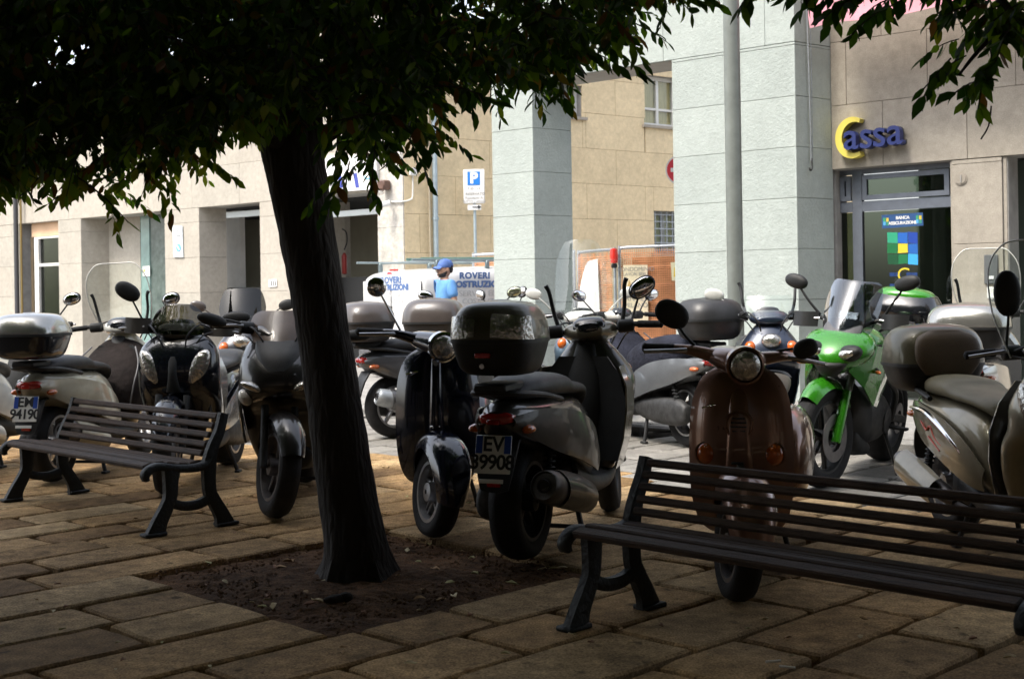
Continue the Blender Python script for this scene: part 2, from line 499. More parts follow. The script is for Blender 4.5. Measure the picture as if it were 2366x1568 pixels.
def clad(parent, P, D, n, width, z0, z1, rowh, colw, m, ops=(), t=.03, j=.004, stag=.5, rr=random.Random(3), first=0.0):
    """stone panels, each an object, on the plan line P + s D facing n"""
    D = V(D).normalized(); n = V(n).normalized()
    ang = math.atan2(D.y, D.x)
    z = z0; i = 0
    while z < z1 - .02:
        zz = min(z + rowh, z1)
        s = -colw * stag * (i % 2) + first
        while s < width - .01:
            a, b = max(s, 0), min(s + colw, width)
            if b - a > .04:
                rs = [(a, b, z, zz)]
                for op in ops: rs = cut(rs, op)
                for (a1, b1, c1, d1) in rs:
                    w, h = b1 - a1 - j, d1 - c1 - j
                    if w < .02 or h < .02: continue
                    o = bpy.data.objects.new('stone_panel', panel_mesh(w, h, t, m)); COL.objects.link(o); o.parent = parent
                    c = V((P[0], P[1], 0)) + D * ((a1 + b1) / 2) + n * (t / 2 + .001 + rr.random() * .0015)
                    o.location = (c.x, c.y, (c1 + d1) / 2)
                    o.rotation_euler = (0, 0, ang)
            s += colw
        z = zz; i += 1
def wz(x, y, P, D):                        # pixel on a wall -> (s along D, z)
    D = V(D).normalized()
    p = hit(x, P, D)
    lx, ly = lv(x, y)
    return (p - V((P[0], P[1], 0))).dot(D), HCAM + ly * p.y / FPX
def wallbox(mb, P, D, n, s0, s1, z0, z1, d0, d1):
    """box on a wall: s range along D, z range, from d0 to d1 outward along n"""
    D = V(D).normalized(); P = V((P[0], P[1], 0))
    a = P + D * s0 + n * d0; b = P + D * s1 + n * d0; c = P + D * s1 + n * d1; d = P + D * s0 + n * d1
    return mb.prism([a, b, c, d], z0, z1)
def wall_holes(mb, P, D, n, width, z0, z1, ops, thick):
    rs = [(0, width, z0, z1)]
    for op in ops: rs = cut(rs, op)
    for (a, b, c, d) in rs: wallbox(mb, P, D, n, a, b, c, d, -thick, 0)
# ================================================================== ground
g = MB(); g.add([(-90, -60, -.10), (90, -60, -.10), (90, 140, -.10), (-90, 140, -.10)], [(0, 1, 2, 3)])
tag(g.build('ground', stonemat('square_ground', [(.17, .13, .09), (.20, .15, .10)], .3), ang=0), kind='structure')
KP, KD = V((0, 11.9, 0)), U
# raised pavement in front of and under the arcade, behind a kerb line parallel with the facades
far = 45
sw = MB(); a = KP - KD * 40; b = KP + KD * 30
sw.prism([a + V((.12, .14, 0)), b + V((.12, .14, 0)), b + V((40, 60, 0)), a + V((40, 60, 0))], -.09, ZS)
sidewalk = tag(sw.build('sidewalk', asph_m, ang=0), kind='structure')
kerb_root = tag(empty('kerb'), kind='structure')
kk = -14.0; rk = random.Random(5)
while kk < 9:
    Lk = rk.uniform(.85, 1.15)
    c = KP + KD * (kk + Lk / 2)
    o = MB().box((0, 0, 0), (Lk - .012, .16, .18), bev=.02).build('kerb_stone', asph_m, kerb_root, 0)
    o.location = (c.x, c.y, ZS + .012 - .09); o.rotation_euler = (0, 0, math.atan2(KD.y, KD.x))
    kk += Lk
# paving: rows of long slabs laid diagonally, each slab an object
E1 = V((.714, .700, 0)); E2 = V((.700, -.714, 0))
PITL = gp(310, 1325)
PIT_A, PIT_B = 1.40, 1.46
pav = tag(empty('pavement'), kind='structure')
jb = MB(); 
q = lambda a, b: PITL + E1 * a + E2 * b
rc = random.Random(11)
def kerb_side(p):                          # distance in front of the kerb
    return -(p - KP).dot(V((.64, .768, 0)))
def stone(a0, a1, b0, b1):
    gap = .008
    cx, cy = (a0 + a1) / 2, (b0 + b1) / 2
    hx, hy = (a1 - a0) / 2 - gap - rc.random() * .004, (b1 - b0) / 2 - gap - rc.random() * .004
    out = []
    nx = 5; ny = 3
    def jit(): return rc.uniform(-.012, .004)
    for i in range(nx): out.append((-hx + 2 * hx * i / nx + (.012 if i == 0 else 0), -hy + (.004 if i == 0 else -jit() * .8)))
    for i in range(ny): out.append((hx + jit() * .8, -hy + 2 * hy * i / ny + (.012 if i == 0 else 0)))
    for i in range(nx): out.append((hx - 2 * hx * i / nx - (.012 if i == 0 else 0), hy + jit() * .8))
    for i in range(ny): out.append((-hx - jit() * .8, hy - 2 * hy * i / ny - (.012 if i == 0 else 0)))
    n = len(out)
    tx, ty = rc.uniform(-.006, .006), rc.uniform(-.008, .008)
    vs = [(x, y, -.10) for x, y in out] + [(x, y, -.008 + tx * x + ty * y) for x, y in out] + \
         [(x * (1 - .010 / hx), y * (1 - .010 / hy), tx * x + ty * y) for x, y in out]
    fs = []
    for k in (0, n):
        for i in range(n): fs.append((k + i, k + (i + 1) % n, k + n + (i + 1) % n, k + n + i))
    fs.append(tuple(2 * n + i for i in range(n)))
    mb = MB(); mb.add(vs, fs)
    c = q(cx, cy)
    o = mb.build('paving_stone', grey_pave_m if kerb_side(c) < 2.35 else pave_m, pav, 30)
    o.location = (c.x, c.y, rc.uniform(-.006, .004)); o.rotation_euler = (0, 0, math.atan2(E1.y, E1.x))
NROW = {}
rw = PIT_B / 4
def visible(p):
    return 3.2 < p.y < 15 and abs(p.x) < .43 * p.y + .55
b0 = 0.0
rows = []
x = 0.0
for i in range(4): rows.append((i * rw, (i + 1) * rw))
x = PIT_B
while x < 9: w_ = rc.uniform(.30, .40); rows.append((x, x + w_)); x += w_
x = 0.0
while x > -9: w_ = rc.uniform(.29, .39); rows.append((x - w_, x)); x -= w_
n_st = 0
for (r0, r1) in rows:
    inpit = r0 >= -.01 and r1 <= PIT_B + .01
    segs = [(-8.0, -.0), (PIT_A, 11.0)] if inpit else [(-8.0 + rc.random() * .5, 11.0)]
    for (s0, s1) in segs:
        s = s0 if (s0 != -8.0) else -8.0 + rc.random() * .4
        cells = []
        while s < s1 - .02:
            l = rc.uniform(.36, .84)
            if s + l > s1 - .3: l = s1 - s
            cells.append((s, s + l)); s += l
        for (a0, a1) in cells:
            c = q((a0 + a1) / 2, (r0 + r1) / 2)
            if visible(c) and kerb_side(c) > .32 and abs((r1 - r0)) > .05:
                stone(a0, a1, r0, r1); n_st += 1
# earth between and under the slabs, with the pit of soil left open
eb = MB()
eb.add([tuple(p) for p in (V((-9, 2.2, -.045)), V((9, 2.2, -.045)), KP + KD * 12 - V((.05, .06, .045)), KP - KD * 14 - V((.05, .06, .045)))], [(0, 1, 2, 3)])
tag(eb.build('joint_bed', joint_m, ang=0), kind='structure')
NS = 60
grid = []
for i in range(NS + 1):
    row = []
    for j in range(NS + 1):
        p = q(PIT_A * i / NS * 1.02 - .01, PIT_B * j / NS * 1.02 - .01)
        e = min(i, j, NS - i, NS - j) / NS
        z = -.040 + .035 * min(1, e * 4) + .016 * mnoise.noise(p * 6) + .010 * mnoise.noise(p * 19) + .006 * mnoise.noise(p * 47)
        z = max(z, -.043)
        row.append((p.x, p.y, z))
    grid.append(row)
tag(MB().sheet(grid, .002).build('soil', soil_m, ang=0), kind='structure')
# ================================================================== arcade building on the right
A0 = V(((1560 - CX) / FPX * 14.0, 14.0, 0))
B1 = hit(1845, A0, U); B2 = hit(1930, B1, Wd)
M1 = hit(1237, A0, U); M0 = hit(1142, A0, U); M2 = hit(1327, M1, Wd)
dep = (B2 - B1); dm = (M2 - M1)
ZL = 3.73; ZT = 5.6  # wall tops cut low out of view so more sky light reaches the ground
arc = thing('arcade_building', 'pale green stone arcade with square pillars and a bank shopfront on its ground floor', 'building', (A0.x, A0.y, 0))
def loc(o, root):                          # built in world space, parented to a root that only translates
    o.parent = root; o.matrix_parent_inverse = Matrix.Translation(root.location).inverted(); return o
def part(mb, name, m, root, ang=0): return loc(mb.build(name, m, None, ang), root)
class Sub:                                  # lets clad() parent panels to a root placed away from the origin
    pass
def clad_to(root, *a, **k):
    holder = empty('cladding', (0, 0, 0)); n0 = len(bpy.data.objects)
    clad(holder, *a, **k)
    for c in list(holder.children): loc(c, root)
    bpy.data.objects.remove(holder)
ins = .031
def pillar(root, p0, p1, dv, z1, m, nm='pillar', rowh=.52, z0=ZS):
    a = p0 - Nf * ins; 
    dn = dv.normalized()
    part(MB().prism([p0 - Nf * ins + U * ins, p1 - Nf * ins - U * ins, p1 + dv - U * ins, p0 + dv + U * ins], z0, z1), nm, core_m, root)
    w = (p1 - p0).length
    clad_to(root, p0 - Nf * ins, U, Nf, w, z0, z1, rowh, 3.0, m, stag=0, t=.03)
    clad_to(root, p1 - U * ins, dv, Nw, dv.length, z0, z1, rowh, 3.0, m, stag=0, t=.03)
pillar(arc, A0, B1, dep, ZL, pillar_m)
pillar(arc, M0, M1, dm, ZL, pillar_m)
# lintel over both and the storey above
lw = (B1 - M0).length
part(MB().prism([M0 - Nf * ins, B1 - Nf * ins - U * ins, B1 + dep - U * ins, M0 + dm], ZL, ZT), 'lintel', soffit_m, arc)
clad_to(arc, M0 - Nf * ins, U, Nf, lw, ZL + .002, ZT, .62, 1.25, pillar_m, stag=.5)
clad_to(arc, B1 - U * ins, dep, Nw, dep.length, ZL + .002, ZT, .62, 3.0, pillar_m, stag=0)
# bank wall
BK = B2.copy(); BW = 4.2
sD0, zD = wz(1934, 401, BK, U); sD1, _ = wz(2200, 380, BK, U)
ZD = 2.445
sP0, _ = wz(2206, 500, BK, U); sP1, _ = wz(2322, 500, BK, U); sE1 = sP1 + .9
sD0 = .005
ops = [(sD0, sD1, ZS, ZD), (sP1 + .045, sE1, ZS, ZD)]
mbw = MB(); wall_holes(mbw, BK, U, Nf, BW, ZS, ZT, ops, .28)
part(mbw, 'bank_wall', core_m, arc)
clad_to(arc, BK, U, Nf, BW, ZD + .002, ZT, .66, .86, bankst_m, ops=ops, stag=.45, first=-.3)
clad_to(arc, BK + U * sP0, U, Nf, sP1 - sP0, ZS, ZD - .004, .78, 3, bankst_m, stag=0)
clad_to(arc, BK + U * sE1, U, Nf, BW - sE1, ZS, ZD - .004, .78, 3, bankst_m, stag=0)
# thin bronze edge strips beside the stone pier
for s in (sD1 + .004, sP1 + .006):
    part(wallbox(MB(), BK, U, Nf, s, s + .03, ZS, ZD - .003, -.10, .012), 'edge_strip', bankst_m, arc)
# interior: green and brown door reflections put into the wall and panel colours
part(MB().prism([BK + U * .02 - Nf * 2.2, BK + U * 4 - Nf * 2.2, BK + U * 4 - Nf * 2.3, BK + U * .02 - Nf * 2.3], ZS, 3), 'interior_wall', mat('green_reflection', (.10, .125, .10), .8), arc)
part(MB().prism([BK + U * 2.6 - Nf * .3, BK + U * 4.0 - Nf * .3, BK + U * 4.0 - Nf * .36, BK + U * 2.6 - Nf * .36], ZS, 3), 'reflection_panel', mat('brown_reflection', (.075, .05, .035), .7, var=.3), arc)
part(wallbox(MB(), BK, U, Nf, -.6, .0045, ZS, ZT, -.30, -.04), 'return_wall', core_m, arc)
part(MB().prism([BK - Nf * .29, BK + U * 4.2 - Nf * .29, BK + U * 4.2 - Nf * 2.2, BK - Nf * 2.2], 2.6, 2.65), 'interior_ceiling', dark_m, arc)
# glazing: frames, transom light, door
gd = -.17
def fr(s0, s1, z0, z1, d0=gd - .03, d1=gd + .03, nm='door_frame', m=frame_m, root=arc):
    return part(wallbox(MB(), BK, U, Nf, s0, s1, z0, z1, d0, d1), nm, m, root)
sm0, zt0 = wz(1959, 470, BK, U); sm1, zt1 = wz(1981, 455, BK, U)
s_l0, zlo = wz(1983, 478, BK, U)
zt1 = wz(2080, 458, BK, U)[1]; zt0 = wz(2080, 482, BK, U)[1]
fr(sm0, sm1, ZS, ZD); fr(sD1 - .05, sD1 - .002, ZS, ZD)
fr(sD0, sm0 - .002, zt0, zt1); fr(sm1 + .002, sD1 - .052, zt0, zt1)
fr(sm1 + .002, sD1 - .052, ZD - .05, ZD - .002); fr(sD0, sm0 - .002, ZD - .05, ZD - .002)
# transom sash
ts = [(sm1 + .012, sD1 - .062)]
for (a_, b_) in ((sm1 + .012, sD1 - .062), (sD0 + .005, sm0 - .012)):
    z0_, z1_ = zt1 + .012, ZD - .062
    mb = MB()
    for rct in ((a_, b_, z0_, z0_ + .05), (a_, b_, z1_ - .05, z1_), (a_, a_ + .05, z0_ + .05, z1_ - .05), (b_ - .05, b_, z0_ + .05, z1_ - .05)):
        wallbox(mb, BK, U, Nf, *rct, gd + .005, gd + .045)
    s_ = part(mb, 'transom_window', frame_m, arc)
    g_ = wallbox(MB(), BK, U, Nf, a_ + .051, b_ - .051, z0_ + .051, z1_ - .051, gd + .012, gd + .02).build('pane', doorgl_m, None, 0)
    loc(g_, s_); g_.matrix_parent_inverse = Matrix.Translation(arc.location).inverted() @ Matrix.Identity(4)
    g_.parent = s_; g_.matrix_parent_inverse = Matrix.Identity(4)
fr(sm1 + .004, sD1 - .054, ZS + .02, zt0 - .006, gd - .005, gd + .005, 'glass_door', doorgl_m)
fr(sD0 + .002, sm0 - .004, ZS + .02, zt0 - .006, gd - .005, gd + .005, 'glass_pane', doorgl_m)
mb = MB(); zz_ = ZS + .5
def onwall(x, y, P=BK, off=gd + .006):    # world point on the bank glazing plane seen at a pixel
    s, z = wz(x, y, P + Nf * off, U)
    p = V((P.x, P.y, 0)) + Nf * off + U * s
    return V((p.x, p.y, z))
# ---- door stickers: their own flat things stuck on the glass
def quad_plate(corners, nm, m, t=.003):
    return MB().plate(corners, Nf, t).build(nm, m, None, 0)
root = thing('bank_window_sign', 'small blue banca assicurazione sticker on the dark bank door', 'sign', onwall(2088, 510))
o = quad_plate([onwall(2040, 497), onwall(2041, 528), onwall(2136, 521), onwall(2135, 491)][::-1], 'sign_panel', mat('banca_blue', (.025, .085, .24), .4)); loc(o, root)
c = onwall(2088, 503, off=gd + .0105)
for txt_, yy, sz in (('BANCA', 503, .045), ('ASSICURAZIONE', 515, .043)):
    c = onwall(2088, yy, off=gd + .0105)
    t_ = text(txt_, white_m, None, basis(c, U, (0, 0, 1)), sz, .0008, off=.002, space=.92); loc(t_, root)
for xx in (2050, 2126):
    for k, (dx, dy, mm) in enumerate(((-4, -5, (.05, .35, .15)), (3, -5, (.7, .5, .05)), (-4, 4, (.1, .4, .7)), (3, 4, (.05, .3, .2)))):
        cc = onwall(xx + dx, 510 + dy - (xx - 2088) * .07, off=gd + .0105)
        b_ = MB().plate([cc + U * -.013 + V((0, 0, -.02)), cc + U * .013 + V((0, 0, -.02)), cc + U * .013 + V((0, 0, .02)), cc + U * -.013 + V((0, 0, .02))], Nf, .001)
        loc(b_.build('emblem_tile', mat('emblem_%d' % k, mm, .4), None, 0), root)
root = thing('bank_logo_sticker', 'nine green, blue and yellow tiles with a yellow letter C on the bank door', 'sticker', onwall(2088, 575))
lc = [[(.03, .36, .20), (.02, .13, .50), (.015, .06, .36)], [(.01, .16, .05), (.75, .58, .04), (.02, .13, .46)], [(.008, .08, .03), (.012, .17, .06), (.05, .38, .80)]]
xs = [2052, 2077, 2100, 2123]; ys = [536, 562, 586, 611]
for r_ in range(3):
    for c_ in range(3):
        w = 2.2
        off4 = random.Random(r_ * 3 + c_)
        P4 = [(xs[c_] + off4.uniform(-w, w) * .5, ys[r_ + 1] - 1), (xs[c_ + 1] - 1, ys[r_ + 1] - 1 + off4.uniform(-w, w)), (xs[c_ + 1] - 1, ys[r_] + 1), (xs[c_], ys[r_] + 1 + off4.uniform(-w, w) * .5)]
        o = quad_plate([onwall(*p_) for p_ in P4], 'colour_tile', mat('logo_%d%d' % (r_, c_), lc[r_][c_], .35)); loc(o, root)
t_ = text('C', mat('logo_yellow', (.75, .58, .04), .35), None, basis(onwall(2088, 636), U, (0, 0, 1)), .20, .001, off=.0); loc(t_, root)
for yy in (634, 660):
    for k, xx in enumerate((2062, 2075, 2101, 2114)):
        cc = onwall(xx, yy)
        o = MB().plate([cc - U * .028 - V((0, 0, .02)), cc + U * .028 - V((0, 0, .02)), cc + U * .028 + V((0, 0, .02)), cc - U * .028 + V((0, 0, .02))], Nf, .001).build('blue_bar', mat('logo_navy', (.01, .04, .16), .4), None, 0); loc(o, root)
# ---- Cassa sign
cassa = thing('bank_letter_sign', 'raised blue letters and big yellow C spelling cassa on the stone above the bank door', 'sign', onwall(2015, 320, off=.035))
yel = mat('sign_yellow', (.72, .60, .10), .4); navy = mat('sign_navy', (.012, .024, .13), .4); rim_ = mat('letter_return', (.012, .016, .02), .5)
c0 = onwall(1974, 318, off=.14)
scale_ = c0.y / FPX
def crescent(r0x, r0z, r1x, r1z, a0, a1, sh, n=30):
    o_, i_ = [], []
    for k in range(n + 1):
        a = R(a0 + (a1 - a0) * k / n)
        o_.append((r0x * math.cos(a), r0z * math.sin(a)))
    for k in range(n + 1):
        a = R(a1 - 6 - (a1 - a0 - 12) * k / n)
        i_.append((r1x * math.cos(a) + sh, r1z * math.sin(a)))
    return o_ + i_
pc = crescent(.185, .212, .135, .160, 60, 300, .022)
Pc = [c0 + U * x_ + V((0, 0, z_)) for x_, z_ in pc]
mbC = MB(); 
nC = len(Pc) // 2
ring = [[Pc[k], Pc[-1 - k], Pc[-1 - k] - Nf * .10, Pc[k] - Nf * .10] for k in range(nC)]
loc(mbC.loft([[tuple(p_) for p_ in r_] for r_ in ring]).build('capital_letter', yel, None, 20), cassa)
mbC = MB()
ring = [[p_ - Nf * .004 + (p_ - c0) * 0 for p_ in (Pc[k] - Nf * .10, Pc[-1 - k] - Nf * .10, Pc[-1 - k] - Nf * .14, Pc[k] - Nf * .14)] for k in range(nC)]
loc(mbC.loft([[tuple(p_) for p_ in r_] for r_ in ring]).build('letter_return', rim_, None, 20), cassa)
for ch, xx, yy in (('a', 1975, 318), ('s', 2010, 315), ('s', 2041, 311), ('a', 2076, 306)):
    cc = onwall(xx, yy, off=.145)
    l_ = text(ch, navy, None, basis(cc, U, (0, 0, 1)), .40, .045, name='letter', off=.003); loc(l_, cassa)
    l2 = text(ch, mat('letter_edge', (.05, .05, .05), .5), None, basis(cc - Nf * .055, U, (0, 0, 1)), .40, .012, name='letter_return', off=.007); loc(l2, cassa)
# small things on the bank front
itc = thing('intercom', 'grey entry intercom panel on the stone pier right of the bank door', 'intercom', onwall(2291, 630, off=.035))
cc = onwall(2291, 622, off=.04)
loc(MB().box(cc, (.13, .03, .28), Matrix.Rotation(math.atan2(U.y, U.x), 3, 'Z'), .006).build('panel', mat('intercom_grey', (.16, .165, .17), .4, metal=.4), None), itc)
loc(MB().box(cc + Nf * .018 - V((0, 0, .08)), (.06, .01, .03), Matrix.Rotation(math.atan2(U.y, U.x), 3, 'Z'), .002).build('button', white_m, None), itc)
loc(MB().box(onwall(2290, 676, off=.04), (.075, .03, .11), Matrix.Rotation(math.atan2(U.y, U.x), 3, 'Z'), .006).build('card_reader', offw_m, None), itc)
vt = thing('wall_vent', 'small round metal plate high on the stone pier beside the bank door', 'vent', onwall(2224, 413, off=.035))
M3n = Matrix.Rotation(math.atan2(Nf.y, Nf.x), 4, 'Z')
loc(MB(Matrix.Translation(onwall(2224, 413, off=.036)) @ M3n).lathe([(.0, 0), (.062, 0), (.062, .006), (.052, .006), (.05, .012), (0, .012)], axis='x', k=24, closed=False).build('disc', bankst_m, None), vt)
loc(MB().box(onwall(2224, 413, off=.052), (.012, .008, .07), Matrix.Rotation(math.atan2(U.y, U.x), 3, 'Z'), 0).build('key_slot', grey_ink, None), vt)
# hanging cord on the side of the big pillar
def onside(x, y, off=.02):
    P_ = B1 + Nw * off
    p = hit(x, P_, Wd); lx, ly = lv(x, y)
    return V((p.x, p.y, HCAM + ly * p.y / FPX))
cdn = thing('hanging_cable', 'thin grey cable with a hook hanging down the side of the big pillar', 'cable', onside(1878, 380))
loc(MB().tube([onside(1873, -60, .03), onside(1876, 100, .03), onside(1878, 250, .03), onside(1879, 372, .03)], .007, 6).build('cord', steel, None), cdn)
loc(MB().tube([onside(1882, -60, .03), onside(1883, 200, .03), onside(1882, 372, .03)], .005, 6).build('cord', steel, None), cdn)
loc(MB().tube([onside(1880, 366, .03), onside(1881, 388, .05), onside(1877, 394, .05), onside(1875, 388, .04)], .009, 6).build('hook', iron, None), cdn)
# pink banner at the top
PB = hit(1881, A0 + Nf * .16, U)
bl = onwall(1881, 66, P=A0, off=.16)
gr = []
for i in range(13):
    row = []
    for j in range(9):
        s = i / 12 * 2.2; z = bl.z + j / 8 * .95
        p = V((bl.x, bl.y, 0)) + U * s + Nf * (.03 * math.sin(s * 5 + j * .7) + .015 * math.sin(j * 1.7 + s * 2))
        row.append((p.x, p.y, z + .012 * math.sin(s * 6)))
    gr.append(row)
ban = MB().sheet(gr, .003).build('pink_banner', mat('pink_cloth', (.70, .33, .38), .8, var=.12, vscale=4), None)
tag(ban, 'pink cloth banner hung on the facade right of the big pillar', 'banner')
# ================================================================== left building (arcade, travertine)
P0 = V((-1.6, 19.5, 0))
ZO = 2.83
lb = thing('cream_building', 'cream stone building on the left with tall doorways between square pillars', 'building', (P0.x - 4, P0.y + 4, 0))
def H(x): return hit(x, P0, U)
def HS(x, p): return hit(x, p, Wd)
pl = []
for (xa, xb, xc) in ((137, 190, 262), (383, 463, 527), (603, 702, 745)):
    p0_, p1_ = H(xa), H(xb); p2_ = HS(xc, p1_)
    pillar(lb, p0_, p1_, p2_ - p1_, ZO, cream_m, rowh=.63); pl.append((p0_, p1_, p2_))
# corner pier of stained stone, the alley side starts at its right edge
k0, k1 = H(875), H(935)
kd = Wd * 1.2
part(MB().prism([k0 - Nf * ins + U * ins, k1 - Nf * ins - U * ins, k1 + kd - U * ins, k0 + kd + U * ins], ZS, ZT), 'corner_pier', core_m, lb)
clad_to(lb, k0 - Nf * ins, U, Nf, (k1 - k0).length, ZS, ZT, 1.1, 3, greyst_m, stag=0)
# fascia above the doorways
f0 = H(-140); fw = (k0 - f0).length
cd_ = (pl[1][2] - pl[1][1])
part(MB().prism([f0 - Nf * ins, k0 - Nf * ins, k0 + cd_, f0 + cd_], ZO, ZT), 'fascia', soffit_m, lb)
clad_to(lb, f0 - Nf * ins, U, Nf, fw - .004, ZO + .002, ZT, .7, 1.35, cream_m, stag=.5)
# far left piece of wall, drainpipe and peach shop front
w0 = H(-160); w1 = H(47)
part(MB().prism([w0 - Nf * ins, w1 - Nf * ins, w1 + Wd * .5, w0 + Wd * .5], ZS, ZO - .002), 'end_wall', core_m, lb)
clad_to(lb, w0 - Nf * ins, U, Nf, (w1 - w0).length, ZS, ZO - .002, .63, 1.2, cream_m)
s0_, s1_ = H(62), H(137)
part(MB().prism([s0_ + Wd * .12, s1_ + Wd * .12, s1_ + Wd * .22, s0_ + Wd * .22], 2.55, ZO - .002), 'shop_lintel', peach_m, lb)
lw_ = (s1_ - s0_).length
for (a_, b_, c_, d_) in ((0, .10, ZS, 2.54), (.14, .30, ZS, 2.54), (.30, lw_, 1.93, 1.99), (.30, lw_, 2.50, 2.54)):
    part(wallbox(MB(), s0_ + Wd * .14, U, Nf, a_, b_, c_, d_, 0, .05), 'shop_frame', bronze_m if a_ < .1 else offw_m, lb)
part(wallbox(MB(), s0_ + Wd * .16, U, Nf, .30, lw_, ZS, 2.54, 0, .01), 'shop_window', doorgl_m, lb)
# shelves of packets behind the shop glass
shelf = thing('shop_shelf', 'shelves of red and dark packets behind the shop door at the far left', 'shelf', tuple(s0_ + Wd * .8))
rs_ = random.Random(4)
for k in range(8):
    zz = .5 + k * .19
    loc(wallbox(MB(), s0_ + Wd * .8, U, Nf, .1, lw_ + .9, zz, zz + .02, -.15, .15).build('shelf_board', offw_m, None, 0), shelf)
    mb_ = {}
    for j in range(9):
        cc = rs_.choice(['r', 'k', 'o', 'b']); mb_.setdefault(cc, MB())
        a_ = .15 + j * .16
        wallbox(mb_[cc], s0_ + Wd * .8, U, Nf, a_, a_ + .12, zz + .02, zz + .02 + rs_.uniform(.09, .15), -.05, .1)
    for cc, b_ in mb_.items():
        cm = {'r': (.35, .03, .03), 'k': (.03, .03, .04), 'o': (.40, .16, .10), 'b': (.05, .12, .20)}[cc]
        o = b_.build('packets', mat('packet_' + cc, cm, .5), None, 0); loc(o, shelf); o['kind'] = 'stuff'
# back walls seen through the openings
bw0 = pl[0][2]
def backwall(xa, xb, za, zb, m, nm, off=0.0, p=None):
    pa = hit(xa, pl[1][2] + Wd * off, U); pb = hit(xb, pl[1][2] + Wd * off, U)
    return part(MB().prism([pa, pb, pb + Wd * .1, pa + Wd * .1], za, zb), nm, m, lb)
backwall(40, 262, ZS, ZO, cavein_m, 'recess_wall', 2.2)
backwall(240, 326, ZS, ZO, cream_m, 'recess_wall', .02)
backwall(322, 347, ZS, ZO, greengl_m, 'glass_panel', .03)
backwall(345, 400, ZS, ZO, greenst_m, 'marble_panel', .05)
backwall(500, 557, ZS, ZO, offw_m, 'recess_wall', .5)
backwall(540, 625, ZS, ZO, cavein_m, 'recess_wall', 2.5)
backwall(720, 800, ZS, ZO, cream_m, 'recess_wall', .6)
backwall(760, 960, ZS, ZO, cavein_m, 'recess_wall', 3.0)
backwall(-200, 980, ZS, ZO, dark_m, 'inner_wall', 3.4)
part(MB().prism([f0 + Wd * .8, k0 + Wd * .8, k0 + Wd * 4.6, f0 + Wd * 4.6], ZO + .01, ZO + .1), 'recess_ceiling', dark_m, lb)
# white beams across two openings
def beam(xa, xb, y, h=.10, off=.25):
    pa = hit(xa, P0 + Wd * off, U); pb = hit(xb, P0 + Wd * off, U)
    z = HCAM + lv((xa + xb) / 2, y)[1] * (pa.y + pb.y) / 2 / FPX
    part(MB().prism([pa, pb, pb + Wd * .1, pa + Wd * .1], z - h / 2, z + h / 2), 'cross_beam', mat('beam_paint', (.55, .60, .60), .6), lb)
beam(526, 606, 494); beam(755, 877, 492, .09)
# low black panels across the bottom of two openings
for xa, xb, yt in ((527, 606, 664), (755, 878, 640)):
    pa = hit(xa - 5, P0 + Wd * .75, U); pb = hit(xb + 8, P0 + Wd * .75, U)
    z = HCAM + lv((xa + xb) / 2, yt)[1] * (pa.y + pb.y) / 2 / FPX
    part(MB().prism([pa, pb, pb + Wd * .06, pa + Wd * .06], ZS, z), 'low_panel', mat('low_panel_black', (.012, .013, .014), .6), lb)
# big white signboard with blue letters above the garage opening
def onleft(x, y, off=.04):
    P_ = P0 + Nf * off
    p = hit(x, P_, U); lx, ly = lv(x, y)
    return V((p.x, p.y, HCAM + ly * p.y / FPX))
sb = thing('garage_signboard', 'white signboard with blue lettering above the garage opening behind the tree', 'sign', onleft(815, 410))
loc(MB().plate([onleft(742, 446, .06), onleft(874, 437, .06), onleft(874, 356, .06), onleft(742, 362, .06)][::1], -Nf, .09).build('sign_panel', white_m, None, 0), sb)
for xa_ in (756, 789, 826):
    loc(MB().plate([onleft(xa_, 434, .062), onleft(xa_ + 8, 433, .062), onleft(xa_ + 3, 400, .062), onleft(xa_ - 5, 401, .062)], Nf, .004).build('blue_letter_stroke', mat('sign_navy_letters', (.05, .07, .35), .4), None, 0), sb)
loc(MB(Matrix.Translation(onleft(853, 402, .066)) @ Matrix.Rotation(math.atan2(Nf.y, Nf.x), 4, 'Z')).lathe([(.07, -.004), (.085, -.004), (.085, .004), (.07, .004)], axis='x', k=24).build('blue_ring', mat('sign_sky', (.12, .45, .75), .4), None), sb)
# no-parking plate on the second pillar
def plate_on(P_, corners_px, nm, lab, cat, m, t=.02):
    pass
np_ = thing('no_parking_plate', 'narrow white plate with a blue no parking disc on the cream pillar', 'sign', onleft(414, 558, .02))
pts = [onleft(x_, y_, .012) for x_, y_ in ((404, 594), (426, 594), (425, 522), (403, 522))]
loc(MB().plate(pts, Nf, .015).build('sign_panel', mat('pale_blue_white', (.66, .72, .76), .4), None, 0), np_)
cc = onleft(414.5, 572, .03)
loc(MB(Matrix.Translation(cc) @ M3n).lathe([(0, 0), (.070, 0), (.070, .006), (0, .006)], axis='x', k=24, closed=False).build('disc', signb2_m, None), np_)
loc(MB().box(cc + Nf * .008, (.026, .004, .11), Matrix.Rotation(math.atan2(U.y, U.x), 3, 'Z') @ Matrix.Rotation(R(-40), 3, 'Y'), 0).build('slash', white_m, None), np_)
loc(text('PASSO', grey_ink, None, basis(onleft(414.5, 534, .0285), U, (0, 0, 1)), .05, .001), np_)
loc(text('CARRABILE', grey_ink, None, basis(onleft(414.5, 545, .0285), U, (0, 0, 1)), .034, .001), np_)
hn = thing('house_number', 'small dark house number plate on the pale pillar left of the trunk', 'sign', onleft(631, 654, .02))
loc(MB().plate([onleft(x_, y_, .006) for x_, y_ in ((623, 663), (641, 662), (641, 645), (623, 646))], Nf, .012).build('number_plate', white_m, None, 0), hn)
loc(text('111', inkk, None, basis(onleft(632, 655, .0195), U, (0, 0, 1)), .10, .001, off=.006), hn)
nt_ = thing('paper_notice', 'white paper notice stuck on the green glass panel of the doorway', 'notice', onleft(340, 628))
